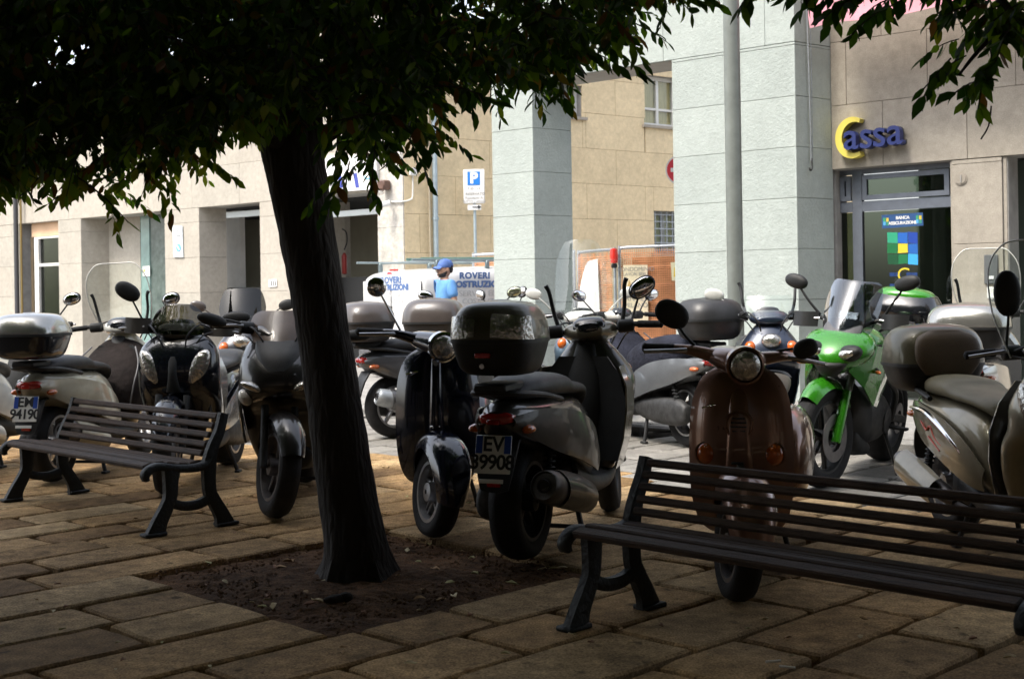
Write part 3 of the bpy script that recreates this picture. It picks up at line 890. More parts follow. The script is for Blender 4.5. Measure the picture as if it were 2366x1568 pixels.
pN = hit(331, pl[1][2] + Wd * .03 + Nf * .012, U); dz = pN.y / FPX
def onback(x, y, off=.03):
    P_ = pl[1][2] + Wd * off + Nf * .012
    p = hit(x, P_, U); return V((p.x, p.y, HCAM + lv(x, y)[1] * p.y / FPX))
nt_.location = onback(339, 628)
loc(MB().plate([onback(331, 638), onback(347.5, 638), onback(347.5, 614), onback(331, 615)], Nf, .003).build('paper', white_m, None, 0), nt_)
loc(MB().plate([onback(333, 628) + Nf * .004, onback(337, 628) + Nf * .004, onback(337, 622) + Nf * .004, onback(333, 622) + Nf * .004], Nf, .001).build('yellow_mark', mat('notice_yellow', (.75, .6, .1), .6), None, 0), nt_)
dp = thing('drainpipe', 'dark drainpipe with a brass edge at the far left of the cream building', 'drainpipe', tuple(H(54)))
loc(MB().tube([tuple(H(50) + Nf * .10 + V((0, 0, ZS))), tuple(H(50) + Nf * .10 + V((0, 0, 7)))], .05, 12).build('pipe', mat('pipe_dark', (.07, .07, .075), .5, metal=.3), None), dp)
loc(MB().tube([tuple(H(59.5) + Nf * .08 + V((0, 0, ZS))), tuple(H(59.5) + Nf * .08 + V((0, 0, 7)))], .022, 8).build('edge_strip', mat('brass_strip', (.30, .22, .09), .4, metal=.6), None), dp)
# ================================================================== beige building along the alley
be = thing('beige_building', 'yellow beige stone building along the alley behind the arcade', 'building', (k1.x, k1.y, 0))
BP = k1 + Wd * .02
L_ = 11.0
def onbe(x, y, off=0.0):
    P_ = BP + Nw * off
    p = hit(x, P_, Wd); return V((p.x, p.y, HCAM + lv(x, y)[1] * p.y / FPX))
def sz(x, y): return wz(x, y, BP, Wd)
def win(xa, ya, xb, yb):
    s0, z1 = sz(xa, ya); s1, _ = sz(xb, ya); _, z0 = sz(xa, yb)
    return (s0, s1, z0, z1)
wins = [win(1497, 172, 1578, 288), win(1318, 195, 1352, 268), win(1514, 487, 1580, 585)]
wb = MB(); wall_holes(wb, BP - Nw * .031, Wd, Nw, L_, ZS, ZT, wins, .3)
part(wb, 'wall', core_m, be)
s935, _ = sz(1010, 500)
clad_to(be, BP - Nw * .031, Wd, Nw, L_, ZS, ZT, .60, 1.35, beige_m, ops=wins, stag=.5, first=-.4)
for i, (s0, s1, z0, z1) in enumerate(wins):
    fw_ = MB(); d0, d1 = -.20, -.14
    for rct in ((s0, s1, z0, z0 + .06), (s0, s1, z1 - .06, z1), (s0, s0 + .06, z0 + .06, z1 - .06), (s1 - .06, s1, z0 + .06, z1 - .06), ((s0 + s1) / 2 - .03, (s0 + s1) / 2 + .03, z0 + .06, z1 - .06)):
        wallbox(fw_, BP, Wd, Nw, *rct, d0, d1)
    if i != 2: wallbox(fw_, BP, Wd, Nw, s0 + .06, s1 - .06, z0 + (z1 - z0) * .33, z0 + (z1 - z0) * .33 + .04, d0, d1 - .005)
    w_ = part(fw_, 'window', offw_m if i != 2 else mat('window_grey', (.35, .36, .34), .5), be)
    c_ = wallbox(MB(), BP, Wd, Nw, s0 + .02, s1 - .02, z0 + .02, z1 - .02, -.22, -.205).build('curtain' if i != 2 else 'blind', curtain_m if i != 2 else mat('pale_blind', (.60, .58, .38), .8, var=.3, vscale=3), None, 0)
    c_.parent = w_
    g_ = wallbox(MB(), BP, Wd, Nw, s0 + .06, s1 - .06, z0 + .06, z1 - .06, -.18, -.17).build('pane', glass('window_glass', (.85, .88, .85)), None, 0); g_.parent = w_
    sl_ = wallbox(MB(), BP, Wd, Nw, s0 - .08, s1 + .08, z0 - .05, z0 - .002, -.14, .05); part(sl_, 'window_sill', bankst_m, be)
    if i == 2:
        gb = MB()
        for k in range(6): 
            zz = z0 + (k + .5) * (z1 - z0) / 6
            gb.tube([tuple(BP + Wd * s0 + Nw * -.05 + V((0, 0, zz))), tuple(BP + Wd * s1 + Nw * -.05 + V((0, 0, zz)))], .012, 6)
        for k in range(5):
            ss = s0 + (k + .5) * (s1 - s0) / 5
            gb.tube([tuple(BP + Wd * ss + Nw * -.05 + V((0, 0, z0))), tuple(BP + Wd * ss + Nw * -.05 + V((0, 0, z1)))], .012, 6)
        part(gb, 'window_grille', steel, be)
# pipes, camera, lamp, box
def vpipe(nm, lab, cat, x, y0, y1, r, m, rings=()):
    a = onbe(x, y1, .07); o = thing(nm, lab, cat, a)
    loc(MB().tube([a, onbe(x, y0, .07) if False else V((a.x, a.y, HCAM + lv(x, y0)[1] * a.y / FPX))], r, 12).build('pipe', m, None), o)
    for yy in rings:
        z = HCAM + lv(x, yy)[1] * a.y / FPX
        loc(MB(Matrix.Translation((a.x, a.y, z))).lathe([(r, -.02), (r + .012, -.02), (r + .012, .02), (r, .02)], axis='z', k=16).build('pipe_clip', m, None), o)
vpipe('downpipe', 'pale blue grey downpipe on the beige wall left of the parking sign', 'pipe', 1009, -250, 640, .042, mat('pipe_blue_grey', (.38, .46, .50), .45, metal=.3, var=.15), (505, 300, 120))
vpipe('conduit', 'thin beige conduit beside the downpipe on the beige wall', 'conduit', 996, -250, 640, .014, mat('conduit_beige', (.42, .36, .26), .6))
sc_ = thing('security_camera', 'white security camera on the stained corner pier beside the garage', 'camera', onleft(893, 470, .05))
loc(MB(Matrix.Translation(onleft(886, 474, .20)) @ Matrix.Rotation(R(200), 4, 'Z') @ Matrix.Rotation(R(14), 4, 'Y')).sec([(-.12, -.04, .045, .045, 3), (.12, -.04, .045, .045, 3)], 'x', 12, 1, .008).build('housing', white_m, None), sc_)
loc(MB(Matrix.Translation(onleft(877, 479, .23)) @ Matrix.Rotation(R(200), 4, 'Z')).ell((.03, 0, 0), (.025, .034, .034)).build('lens', inkk, None), sc_)
loc(MB().tube([onleft(897, 468, .16), onleft(901, 466, .08), onleft(903, 464, .0)], .02, 8).build('bracket', white_m, None), sc_)
loc(MB().tube([onleft(905, 466, .02), onleft(932, 466, .02), onbe(950, 462, .02), onbe(957, 452, .02), onbe(958, 400, .02)], .013, 8, sub=2).build('cable_tube', offw_m, None), sc_)
jbx = thing('junction_box', 'small cream junction box on the beige wall above the camera cable', 'box', onbe(959, 397, .03))
loc(MB().box(onbe(959, 397, .04), (.12, .06, .12), Matrix.Rotation(math.atan2(Wd.y, Wd.x), 3, 'Z'), .01).build('box_body', offw_m, None), jbx)
wl = thing('wall_lamp', 'rusty brown wall lamp box on the stained corner pier', 'lamp', onleft(891, 428, .05))
loc(MB().box(onleft(891, 428, .09), (.16, .16, .15), Matrix.Rotation(math.atan2(U.y, U.x), 3, 'Z'), .02).build('housing', mat('rust_brown', (.13, .07, .05), .6, var=.3), None), wl)
loc(MB().ell(onleft(885, 443, .10), (.04, .04, .05)).build('bulb', whitel, None), wl)
fe = thing('fire_extinguisher', 'red fire extinguisher hanging inside the garage opening beside the trunk', 'extinguisher', onleft(797, 600, -.9))
c = onleft(797, 605, -.9)
loc(MB(Matrix.Translation(c)).lathe([(0, -.22), (.045, -.2), (.047, .10), (.02, .15), (.0, .16)], axis='z', k=14, closed=False).build('cylinder', mat('extinguisher_red', (.28, .022, .015), .4), None), fe)
loc(MB().tube([c + V((0, 0, .2)), c + V((.05, 0, .34)), c + V((.04, 0, .5)), c + V((-.03, 0, .56))], .012, 6).build('hose', inkk, None), fe)
# ================================================================== street furniture
def RZ(D): return Matrix.Rotation(math.atan2(D.y, D.x), 3, 'Z')
# tall grey pole in front of the big pillar
a = pd(1702, 830, 11.6); a.z = ZS
pole = thing('street_pole', 'tall grey green metal pole standing in front of the big pale pillar', 'pole', a)
MB().tube([(0, 0, 0), (0, 0, 8)], .074, 20).build('shaft', mat('pole_paint', (.20, .22, .20), .45, metal=.2, var=.15, vscale=6), pole)
MB().lathe([(.075, 0), (.13, 0), (.13, .02), (.09, .05), (.075, .06)], axis='z', k=20).build('base_collar', mat('pole_paint', (.2, .2, .2)), pole)
# parking sign
b = onbe(1100, 640, .35)
ps = thing('parking_sign', 'white parking sign with a blue P panel on a thin pole by the beige wall', 'sign', (b.x, b.y, ZS))
zt_ = HCAM + lv(1100, 392)[1] * b.y / FPX; zb_ = HCAM + lv(1100, 471)[1] * b.y / FPX; zc_ = HCAM + lv(1100, 485)[1] * b.y / FPX
k = b.y / FPX
MB().tube([(0, 0, 0), (0, 0, zb_)], .024, 10).build('pole', mat('pipe_blue_grey', (.3, .4, .4)), ps)
SU = V((.995, -.10, 0)); SN = V((-.10, -.995, 0))
Ms = Matrix(((SU.x, SN.x, 0), (SU.y, SN.y, 0), (0, 0, 1)))
w_ = 49 * k; h_ = zt_ - zb_
MB().box(SN * .04 + V((0, 0, (zt_ + zb_) / 2 - ZS)), (w_, .035, h_), Ms, .012).build('sign_panel', white_m, ps)
MB().box(SN * .03 + V((0, 0, (zc_ + zb_) / 2 - ZS - .01)), (w_ * .64, .025, (zb_ - zc_) * .9), Ms, .004).build('arrow_panel', white_m, ps)
MB().box(SN * .06 + V((0, 0, zt_ - 21 * k - ZS)), (29 * k, .006, 31 * k), Ms, .001).build('blue_panel', signb_m, ps)
def sgn(body, dx, ypx, size, m=inkk, off=.0):
    z = HCAM + lv(1100, ypx)[1] * b.y / FPX - ZS
    return text(body, m, ps, basis(SN * .0595 + SU * dx + V((0, 0, z)), SU, (0, 0, 1)), size, .0012, off=off)
text('P', white_m, ps, basis(SN * .0635 + V((0, 0, zt_ - 21 * k - ZS)), SU, (0, 0, 1)), 34 * k, .001, off=.012)
sgn('7,30 - 19', 0, 437, .055, grey_ink); sgn('RISERVATO', .02, 449, .06, grey_ink, .001); sgn('Residenti A', 0, 458, .06, grey_ink); sgn('TUTTO L ANNO', 0, 466, .05, grey_ink)
z = HCAM + lv(1100, 479)[1] * b.y / FPX - ZS
MB().box(SN * .048 + SU * .02 + V((0, 0, z)), (.10, .003, .014), Ms, 0).build('arrow_shaft', inkk, ps)
MB().plate([SN * .046 + SU * .11 + V((0, 0, z)), SN * .046 + SU * .06 + V((0, 0, z + .03)), SN * .046 + SU * .06 + V((0, 0, z - .03))], SN, .003).build('arrow_head', inkk, ps, 0)
# no-entry disc mostly behind the big pillar
b = pd(1573, 393, 15.6)
ne = thing('no_entry_sign', 'red round road sign with a white rim peeking out behind the big pillar', 'sign', (b.x, b.y, ZS))
Mn = Matrix.Translation((0, 0, b.z - ZS)) @ Matrix.Rotation(R(-100), 4, 'Z')
MB().tube([(0, 0, 0), (0, 0, b.z - ZS + .3)], .03, 10).build('pole', steel, ne)
MB(Mn).lathe([(0, .03), (.165, .03), (.165, .045), (0, .045)], axis='x', k=32, closed=False).build('red_disc', signr_m, ne)
MB(Mn).lathe([(0, .02), (.185, .02), (.185, .036), (.16, .036), (0, .036)], axis='x', k=32, closed=False).build('white_rim', white_m, ne)
MB(Mn).box((.047, 0, 0), (.006, .24, .05)).build('white_bar', white_m, ne)
# construction fence with orange net
fa = pd(1095, 700, 19.2); fb = pd(1338, 700, 18.4); fc = pd(1422, 700, 17.4); fd = pd(1640, 700, 16.8)
netm = mat('orange_net', (.62, .27, .12), .6, var=.2, vscale=5)
brownp = mat('brown_board', (.42, .22, .09), .8, var=.15, vscale=4)
def fence(p, q_, top, lab, board=False):
    p = V((p.x, p.y, 0)); q_ = V((q_.x, q_.y, 0))
    d = (q_ - p); L = d.length; d.normalize(); n = V((d.y, -d.x, 0))
    f = thing('construction_fence', lab, 'fence', (p.x, p.y, ZS), math.atan2(d.y, d.x))
    h = top - ZS
    MB().tube([(0, 0, 0), (0, 0, h - .12), (.03, 0, h - .03), (.12, 0, h), (L - .12, 0, h), (L - .03, 0, h - .03), (L, 0, h - .12), (L, 0, 0)], .02, 8, sub=3).build('tube_frame', steel, f)
    nb = MB()
    st = .03
    for i in range(int((L - .1) / st)):
        x = .05 + i * st; nb.box((x, -.02 + .006 * math.sin(i), h / 2), (.009, .003, h - .06))
    for i in range(int((h - .1) / st)):
        z = .05 + i * st; nb.box((L / 2, -.024, z), (L - .06, .003, .011 if i % 8 else .022))
    o = nb.build('safety_net', netm, f, 0); o['kind'] = 'stuff'
    if board: MB().box((L * .56, .05, h * .47), (L * .86, .02, h * .9), None, .004).build('board', brownp, f)
    return f, d, L, h
zt = HCAM + lv(1400, 574)[1] * 17.6 / FPX
f1, d1, L1, h1 = fence(fb, fc, zt - .02, 'orange netted fence panel hung with a white sheet left of the red lantern')
f2, d2, L2, h2 = fence(V((fc.x + .06, fc.y - .02, 0)), fd, zt, 'orange brown fence panel carrying a paper poster right of the red lantern', True)
f3, d3, L3, h3 = fence(fa, V((fb.x - .06, fb.y + .03, 0)), HCAM + lv(1120, 588)[1] * 19.2 / FPX, 'orange netted fence panel behind the white van')
def onf(x, y, P_, D_, off=-.05):
    n = V((D_.y, -D_.x, 0)); Pp = V((P_.x, P_.y, 0)) - n * off
    p = hit(x, Pp, D_); return V((p.x, p.y, HCAM + lv(x, y)[1] * p.y / FPX))
gr = []
for i in range(10):
    row = []
    for j in range(8):
        u = j / 7; v = i / 9
        xl = 1333 + 26 * v * v; xr = 1386 - 4 * v
        xx = xl * (1 - u) + xr * u; yy = 745 - 147 * v
        if i == 9: yy += 6 * (1 - u)
        p = onf(xx, yy, fb, d1, -.06 - .015 * math.sin(u * 7 + v * 3))
        row.append(tuple(p))
    gr.append(row)
tag(MB().sheet(gr, .004).build('white_sheet', mat('white_sheet_cloth', (.78, .78, .78), .8), None), 'white plastic sheet hung over the orange fence', 'sheet')
po = thing('paper_poster', 'pale building site poster with small triangles on the brown fence', 'poster', onf(1470, 660, fc, d2))
loc(MB().plate([onf(x, y, fc, d2) for x, y in ((1440, 742), (1497, 742), (1497, 612), (1441, 612))], V((d2.y, -d2.x, 0)), .004).build('paper', mat('poster_paper', (.70, .60, .42), .7, var=.06), None, 0), po)
for i in range(3):
    xx = 1448 + 14 * i
    loc(MB().plate([onf(x, y, fc, d2, -.056) for x, y in ((xx, 668), (xx + 13, 668), (xx + 6.5, 645))], V((d2.y, -d2.x, 0)), .002).build('triangle', mat('poster_ochre', (.52, .33, .12), .7), None, 0), po)
nn = V((d2.y, -d2.x, 0))
for s_, y_, z_ in (('CONDOMINIO', 622, .08), ('LAVORI EDILI', 633, .06), ('CANTIERE', 690, .10), ('MILANO', 705, .09)):
    loc(text(s_, grey_ink, None, basis(onf(1469, y_, fc, d2, -.0565), d2, (0, 0, 1)), z_, .001), po)
yp = thing('yellow_notice', 'small yellow and white notice on the fence beside the big pillar', 'notice', onf(1560, 625, fc, d2))
loc(MB().plate([onf(x, y, fc, d2) for x, y in ((1553, 648), (1585, 648), (1585, 606), (1551, 606))], nn, .004).build('paper', mat('notice_cream', (.75, .70, .45), .7), None, 0), yp)
loc(MB().plate([onf(x, y, fc, d2, -.056) for x, y in ((1557, 640), (1572, 634), (1570, 614), (1559, 618))], nn, .002).build('yellow_mark', mat('notice_gold', (.75, .55, .05), .6), None, 0), yp)
rl = thing('warning_lantern', 'small red lantern fixed on the top of the construction fence', 'lantern', onf(1420, 590, fc, d2, -.08))
c = onf(1420, 592, fc, d2, -.09)
loc(MB(Matrix.Translation(c)).lathe([(0, -.10), (.05, -.09), (.055, 0), (.05, .10), (0, .11)], axis='z', k=14, closed=False).build('lens', mat('lantern_red', (.65, .03, .02), .3, coat=.5), None), rl)
loc(MB().box(c + V((0, 0, -.13)), (.08, .06, .06), None, .01).build('base', inkk, None), rl)
# ================================================================== van
VF = V((.78, .62, 0)).normalized(); VL = V((-VF.y, VF.x, 0))
VC = V(((985 - CX) / FPX * 17.0, 17.0, 0)) + VL * .80
van = thing('delivery_van', 'small white builders van with blue lettering parked in the alley behind the man', 'van', (VC.x, VC.y, ZS), math.atan2(VF.y, VF.x))
vw = mat('van_white', (.64, .64, .63), .3, coat=.6, var=.05, vscale=2)
zr = HCAM + lv(1000, 618)[1] * 17.3 / FPX - ZS
MB().sec([(.0, .28, zr - .16, .73, 8), (.05, .24, zr - .06, .77, 8), (.5, .22, zr, .80, 8), (1.6, .22, zr + .03, .81, 8), (2.35, .22, zr, .80, 7), (2.75, .22, zr - .32, .79, 6), (3.15, .24, .93, .78, 5), (3.7, .26, .80, .74, 5), (3.85, .30, .70, .68, 4)], 'x', 40, 4, .03).build('body', vw, van)
for s in (-1, 1):                          # rear doors
    MB().box((-.028, s * .365, .80 + (zr - 1.3) * .5), (.03, .70, zr - .62), None, .012).build('rear_door', vw, van)
    MB().box((-.012, s * .745, .82), (.05, .07, .42), None, .015).build('tail_light', redl, van)
MB().box((-.05, .02, .98), (.03, .12, .05), None, .008).build('door_handle', inkk, van)
MB().box((-.05, -.01, .48), (.02, .50, .12), None, .004).build('number_plate', platew, van)
MB().sec([(-.11, .26, .42, .74, 6), (.05, .26, .44, .80, 6)], 'x', 24, 1, .01).build('rear_bumper', greyp, van)
for x in (.62, 3.1):
    for s in (-1, 1):
        w_ = MB(Matrix.Translation((x, s * .70, .29))).lathe([(.20, -.09), (.29, -.08), (.30, 0), (.29, .08), (.20, .09)], k=24).build('wheel', rubber, van)
        MB(Matrix.Translation((x, s * .72, .29))).lathe([(0, .08 * s), (.19, .07 * s), (.20, -.02 * s), (0, -.02 * s)], k=20, closed=False).build('wheel_cover', alu, w_)
MB().box((.02, 0, zr - .02), (.02, .20, .03), None, .006).build('brake_light', redl, van)
ga = MB()
for s in (-1, 1):
    MB().box((1.55, s * .812, .62), (1.15, .012, .05), None, .004).build('side_moulding', greyp, van)
    MB().box((1.95, s * .808, .86), (.012, .012, .95), None, 0).build('door_gap', grey_ink, van)
    MB().plate([(2.05, s * .80, .95), (2.62, s * .795, .95), (2.42, s * .77, 1.36), (2.05, s * .785, 1.36)], (0, s, 0), .012).build('cab_window', glossk, van)
rk_ = MB()
for x in (.25, 1.1, 1.95): rk_.tube([(x, -.70, zr + .09), (x, .70, zr + .09)], .016, 8)
for s in (-1, 1):
    rk_.tube([(-.15, s * .70, zr + .10), (2.2, s * .70, zr + .10)], .016, 8)
    for x in (.25, 1.1, 1.95): rk_.box((x, s * .70, zr + .03), (.06, .05, .14), None, .01)
rk_.build('roof_rack', mat('rack_metal', (.22, .27, .28), .45, metal=.6), van)
lad = MB()
lad.tube([(.3, -.25, zr + .13), (2.6, -.25, zr + .15)], .02, 8); lad.tube([(.3, .1, zr + .13), (2.6, .1, zr + .15)], .02, 8)
for i in range(8): lad.tube([(.45 + i * .28, -.25, zr + .13), (.45 + i * .28, .1, zr + .13)], .013, 6)
lo = lad.build('ladder', mat('green_ladder', (.08, .16, .13), .5), None)
lo.location = van.location; lo.rotation_euler = van.rotation_euler
tag(lo, 'dark green ladder lying on the roof rack of the white van', 'ladder')
blue_l = mat('van_blue_letter', (.075, .15, .34), .5); grey_l = mat('van_grey_letter', (.45, .46, .47), .5)
def rear_t(body, y, z, s, m, **kw): return text(body, m, van, basis((-.0455, y, z), (0, -1, 0), (0, 0, 1)) @ Matrix.Scale(1.15, 4, (1, 0, 0)), s, .001, **kw)
kz = 17.4 / FPX
def zy(x, y, d=17.4): return HCAM + lv(x, y)[1] * d / FPX - ZS
def serif(body, cap_h, adv):               # bars that turn the plain letters into slab serifs
    pass
rear_t('ROVERI', -.02, zy(912, 647), .120, blue_l, off=.006, space=1.12)
rear_t('COSTRUZIONI', -.02, zy(912, 664), .112, blue_l, off=.006, space=1.0)
rear_t('SERVIZI EDILE', .0, zy(912, 681), .105, grey_l)
rear_t('COSTRUZIONI', .0, zy(912, 696), .085, grey_l)
def side_t(body, x, z, s, m, **kw): return text(body, m, van, basis((x, -.8135, z), (1, 0, 0), (0, 0, 1)) @ Matrix.Scale(1.2, 4, (1, 0, 0)), s, .002, **kw)
side_t('ROVERI', .80, zy(1085, 637), .118, blue_l, off=.006, space=1.12)
side_t('COSTRUZIONI', .86, zy(1085, 657), .118, blue_l, off=.006, space=1.05)
side_t('SERVIZI EDILE', .95, zy(1085, 678), .115, grey_l)
side_t('COSTRUZIONI', .98, zy(1085, 696), .10, grey_l)
MB().plate([(-.0445, .08, zy(912, 633)), (-.0445, -.06, zy(912, 633)), (-.0445, -.02, zy(912, 628)), (-.0445, .06, zy(912, 628))], (-1, 0, 0), .003).build('red_emblem', signr_m, van, 0)
# ================================================================== man in a blue cap
pp = pd(1030, 700, 16.3)
hd = -1.0
man = thing('person', 'man in a blue cap and light blue t-shirt walking past the white van', 'person', (pp.x, pp.y, ZS), R(180 + 28))
HT = HCAM + lv(1020, 597)[1] * 16.3 / FPX - ZS     # top of the cap
sc = HT / 1.76
def skin(name, verts, edges, rad, m, parent, root=0, sub=2):
    me = bpy.data.meshes.new(name); me.from_pydata([tuple(V(v) * sc) for v in verts], edges, [])
    o = bpy.data.objects.new(name, me); COL.objects.link(o)
    sm = o.modifiers.new('skin', 'SKIN'); sm.use_smooth_shade = True
    sv = me.skin_vertices[0].data
    for i, r in enumerate(rad):
        rr = r if isinstance(r, tuple) else (r, r)
        sv[i].radius = (rr[0] * sc, rr[1] * sc); sv[i].use_root = (i == root)
    s2 = o.modifiers.new('sub', 'SUBSURF'); s2.levels = sub; s2.render_levels = sub
    me.materials.append(m)
    bpy.context.view_layer.update()
    e = o.evaluated_get(bpy.context.evaluated_depsgraph_get())
    me2 = bpy.data.meshes.new_from_object(e); o.modifiers.clear(); o.data = me2
    me2.polygons.foreach_set('use_smooth', [True] * len(me2.polygons))
    o.parent = parent
    return o
skin_m = mat('skin', (.42, .24, .16), .55, var=.1, vscale=20)
jean = mat('jeans', (.06, .08, .14), .85, var=.3, vscale=20)
tee = mat('tee_blue', (.11, .28, .58), .85, var=.12, vscale=9)
capm = mat('cap_blue', (.07, .14, .38), .75, var=.2, vscale=20)
hairm = mat('dark_hair', (.015, .012, .01), .7)
# x forward (left in the photo), y his left, z up
bv = [(0, 0, .95), (0, 0, 1.15), (.01, 0, 1.35), (.01, 0, 1.46), (.025, 0, 1.55), (.035, 0, 1.63),
      (.0, .17, 1.40), (-.03, .24, 1.14), (.10, .24, .92), (.16, .23, .84),
      (.0, -.17, 1.40), (-.04, -.24, 1.14), (.06, -.24, .92), (.12, -.23, .84),
      (.02, .10, .90), (.10, .10, .48), (.02, .10, .09), (.16, .10, .04),
      (.0, -.10, .90), (-.04, -.10, .48), (-.22, -.10, .12), (-.10, -.10, .04)]
be_ = [(0, 1), (1, 2), (2, 3), (3, 4), (4, 5), (2, 6), (6, 7), (7, 8), (8, 9), (2, 10), (10, 11), (11, 12), (12, 13), (0, 14), (14, 15), (15, 16), (16, 17), (0, 18), (18, 19), (19, 20), (20, 21)]
br_ = [(.11, .15), (.10, .14), (.11, .16), .06, .055, .06, .055, .043, .034, .03, .055, .043, .034, .03, .085, .06, .04, .035, .085, .06, .04, .035]
body_ = skin('body', bv, be_, br_, skin_m, man)
def S(*p): return tuple(c * sc for c in p)
hm = MB(Matrix.Scale(sc, 4))
hm.sec([(1.50, -.035, .085, .052, 2.2), (1.535, -.06, .112, .066, 2.3), (1.57, -.085, .112, .074, 2.3), (1.61, -.098, .108, .078, 2.2), (1.66, -.10, .10, .078, 2.2), (1.71, -.085, .08, .066, 2.1), (1.735, -.05, .045, .04, 2)], 'z', 20, 3, .008)
hm.ell((.118, 0, 1.600), (.020, .014, .020)); hm.ell((.122, 0, 1.588), (.016, .019, .012))
hm.ell((.108, 0, 1.555), (.012, .026, .007)); hm.ell((.108, 0, 1.545), (.011, .022, .007))
hm.ell((.098, 0, 1.522), (.02, .026, .018))
for s in (-1, 1): hm.ell((.0, s * .079, 1.60), (.020, .012, .033)); hm.ell((.098, s * .032, 1.632), (.014, .024, .008))
hm.build('head', skin_m, man)
ey = MB(Matrix.Scale(sc, 4))
for s in (-1, 1): ey.ell((.103, s * .03, 1.615), (.009, .013, .009))
ey.build('eyes', inkk, man)
be2 = MB(Matrix.Scale(sc, 4))
be2.sec([(1.497, -.02, .094, .054, 2.2), (1.53, -.02, .118, .069, 2.3), (1.548, -.03, .104, .075, 2.3), (1.585, -.03, .045, .080, 2.2), (1.62, -.03, .015, .0805, 2.2)], 'z', 18, 3, .004)
be2.ell((.118, 0, 1.567), (.008, .03, .006))
be2.build('beard', hairm, man)
hr = MB(Matrix.Scale(sc, 4)); hr.sec([(1.56, -.095, -.02, .070, 2.2), (1.61, -.108, .0, .082, 2.2), (1.66, -.108, .03, .083, 2.2)], 'z', 18, 3, .004); hr.build('hair', hairm, man)
cp = MB(Matrix.Scale(sc, 4))
cp.sec([(1.635, -.115, .112, .088, 2.2), (1.66, -.117, .112, .089, 2.2), (1.70, -.108, .098, .082, 2.1), (1.735, -.08, .068, .062, 2), (1.752, -.035, .03, .03, 2)], 'z', 22, 3, .006)
cp.sheet([[(.095 + .10 * math.cos(t) * u + .0, .085 * math.sin(t) * (1 - .12 * u), 1.652 - .035 * u + .012 * math.cos(2 * t)) for t in (R(a) for a in range(-80, 81, 16))] for u in (0, .33, .66, 1.0)], .006)
cp.build('cap', capm, man)
tv = [(0, 0, .90), (0, 0, 1.12), (.005, 0, 1.33), (.01, 0, 1.445), (.0, .17, 1.40), (-.02, .225, 1.20), (.0, -.17, 1.40), (-.03, -.225, 1.20)]
skin('t_shirt', tv, [(0, 1), (1, 2), (2, 3), (2, 4), (4, 5), (2, 6), (6, 7)], [(.145, .185), (.14, .18), (.148, .20), (.07, .09), .085, .078, .085, .078], tee, man)
jv = [(0, 0, .97), (.02, .10, .88), (.10, .10, .48), (.02, .10, .10), (.0, -.10, .88), (-.04, -.10, .48), (-.22, -.10, .14)]
skin('jeans', jv, [(0, 1), (1, 2), (2, 3), (0, 4), (4, 5), (5, 6)], [(.125, .16), .105, .078, .065, .105, .078, .065], jean, man)
for s, x, z in ((1, .06, .05), (-1, -.19, .06)):
    MB(Matrix.Scale(sc, 4)).sec([(x - .10, z - .05, z + .05, .04, 2.5), (x, z - .05, z + .06, .045, 2.5), (x + .17, z - .05, z - .005, .04, 2.5)], 'x', 14, 3, .02).build('shoe', inkk, man)
for s, x in ((1, .16), (-1, .12)):          # hands with five fingers
    hd_ = skin('hand', [(x - .01, s * .235, .87), (x + .01, s * .232, .81), (x + .02, s * .225, .78)] +
         [p for f in range(4) for p in ((x - .015 + f * .02, s * .23, .775), (x - .012 + f * .02, s * .222, .735), (x - .01 + f * .018, s * .208, .705 + abs(f - 1.5) * .006))] +
         [(x + .035, s * .225, .82), (x + .05, s * .212, .785)],
         [(0, 1), (1, 2)] + [e for f in range(4) for e in ((2, 3 + f * 3), (3 + f * 3, 4 + f * 3), (4 + f * 3, 5 + f * 3))] + [(1, 15), (15, 16)],
         [.028, (.022, .034), (.02, .034)] + [.010, .009, .008] * 4 + [.012, .010], skin_m, man, sub=1)
# ================================================================== benches
slat_m = mat('dark_worn_wood', (.046, .026, .015), .62, var=.6, vscale=7, bump=.4, bscale=30, stretch=(1.2, 14, 14), spec=.25)
def strip(mb, path, hw, x0, x1, sub=4):
    path = spline([(p[0], p[1], h) for p, h in zip(path, hw if isinstance(hw, (list, tuple)) else [hw] * len(path))], sub)
    rings = []
    n = len(path)
    for i, p in enumerate(path):
        a, b_ = path[max(i - 1, 0)], path[min(i + 1, n - 1)]
        t = V((b_[0] - a[0], b_[1] - a[1])).normalized(); nn_ = V((-t.y, t.x)); h = p[2]
        r = []
        xm = (x0 + x1) / 2; xh = (x1 - x0) / 2
        for ux, un in ((-1, .6), (-.7, 1), (.7, 1), (1, .6), (1, -.6), (.7, -1), (-.7, -1), (-1, -.6)):
            r.append((xm + ux * xh, p[0] + nn_.x * h * un, p[1] + nn_.y * h * un))
        rings.append(r)
    return mb.loft(rings)
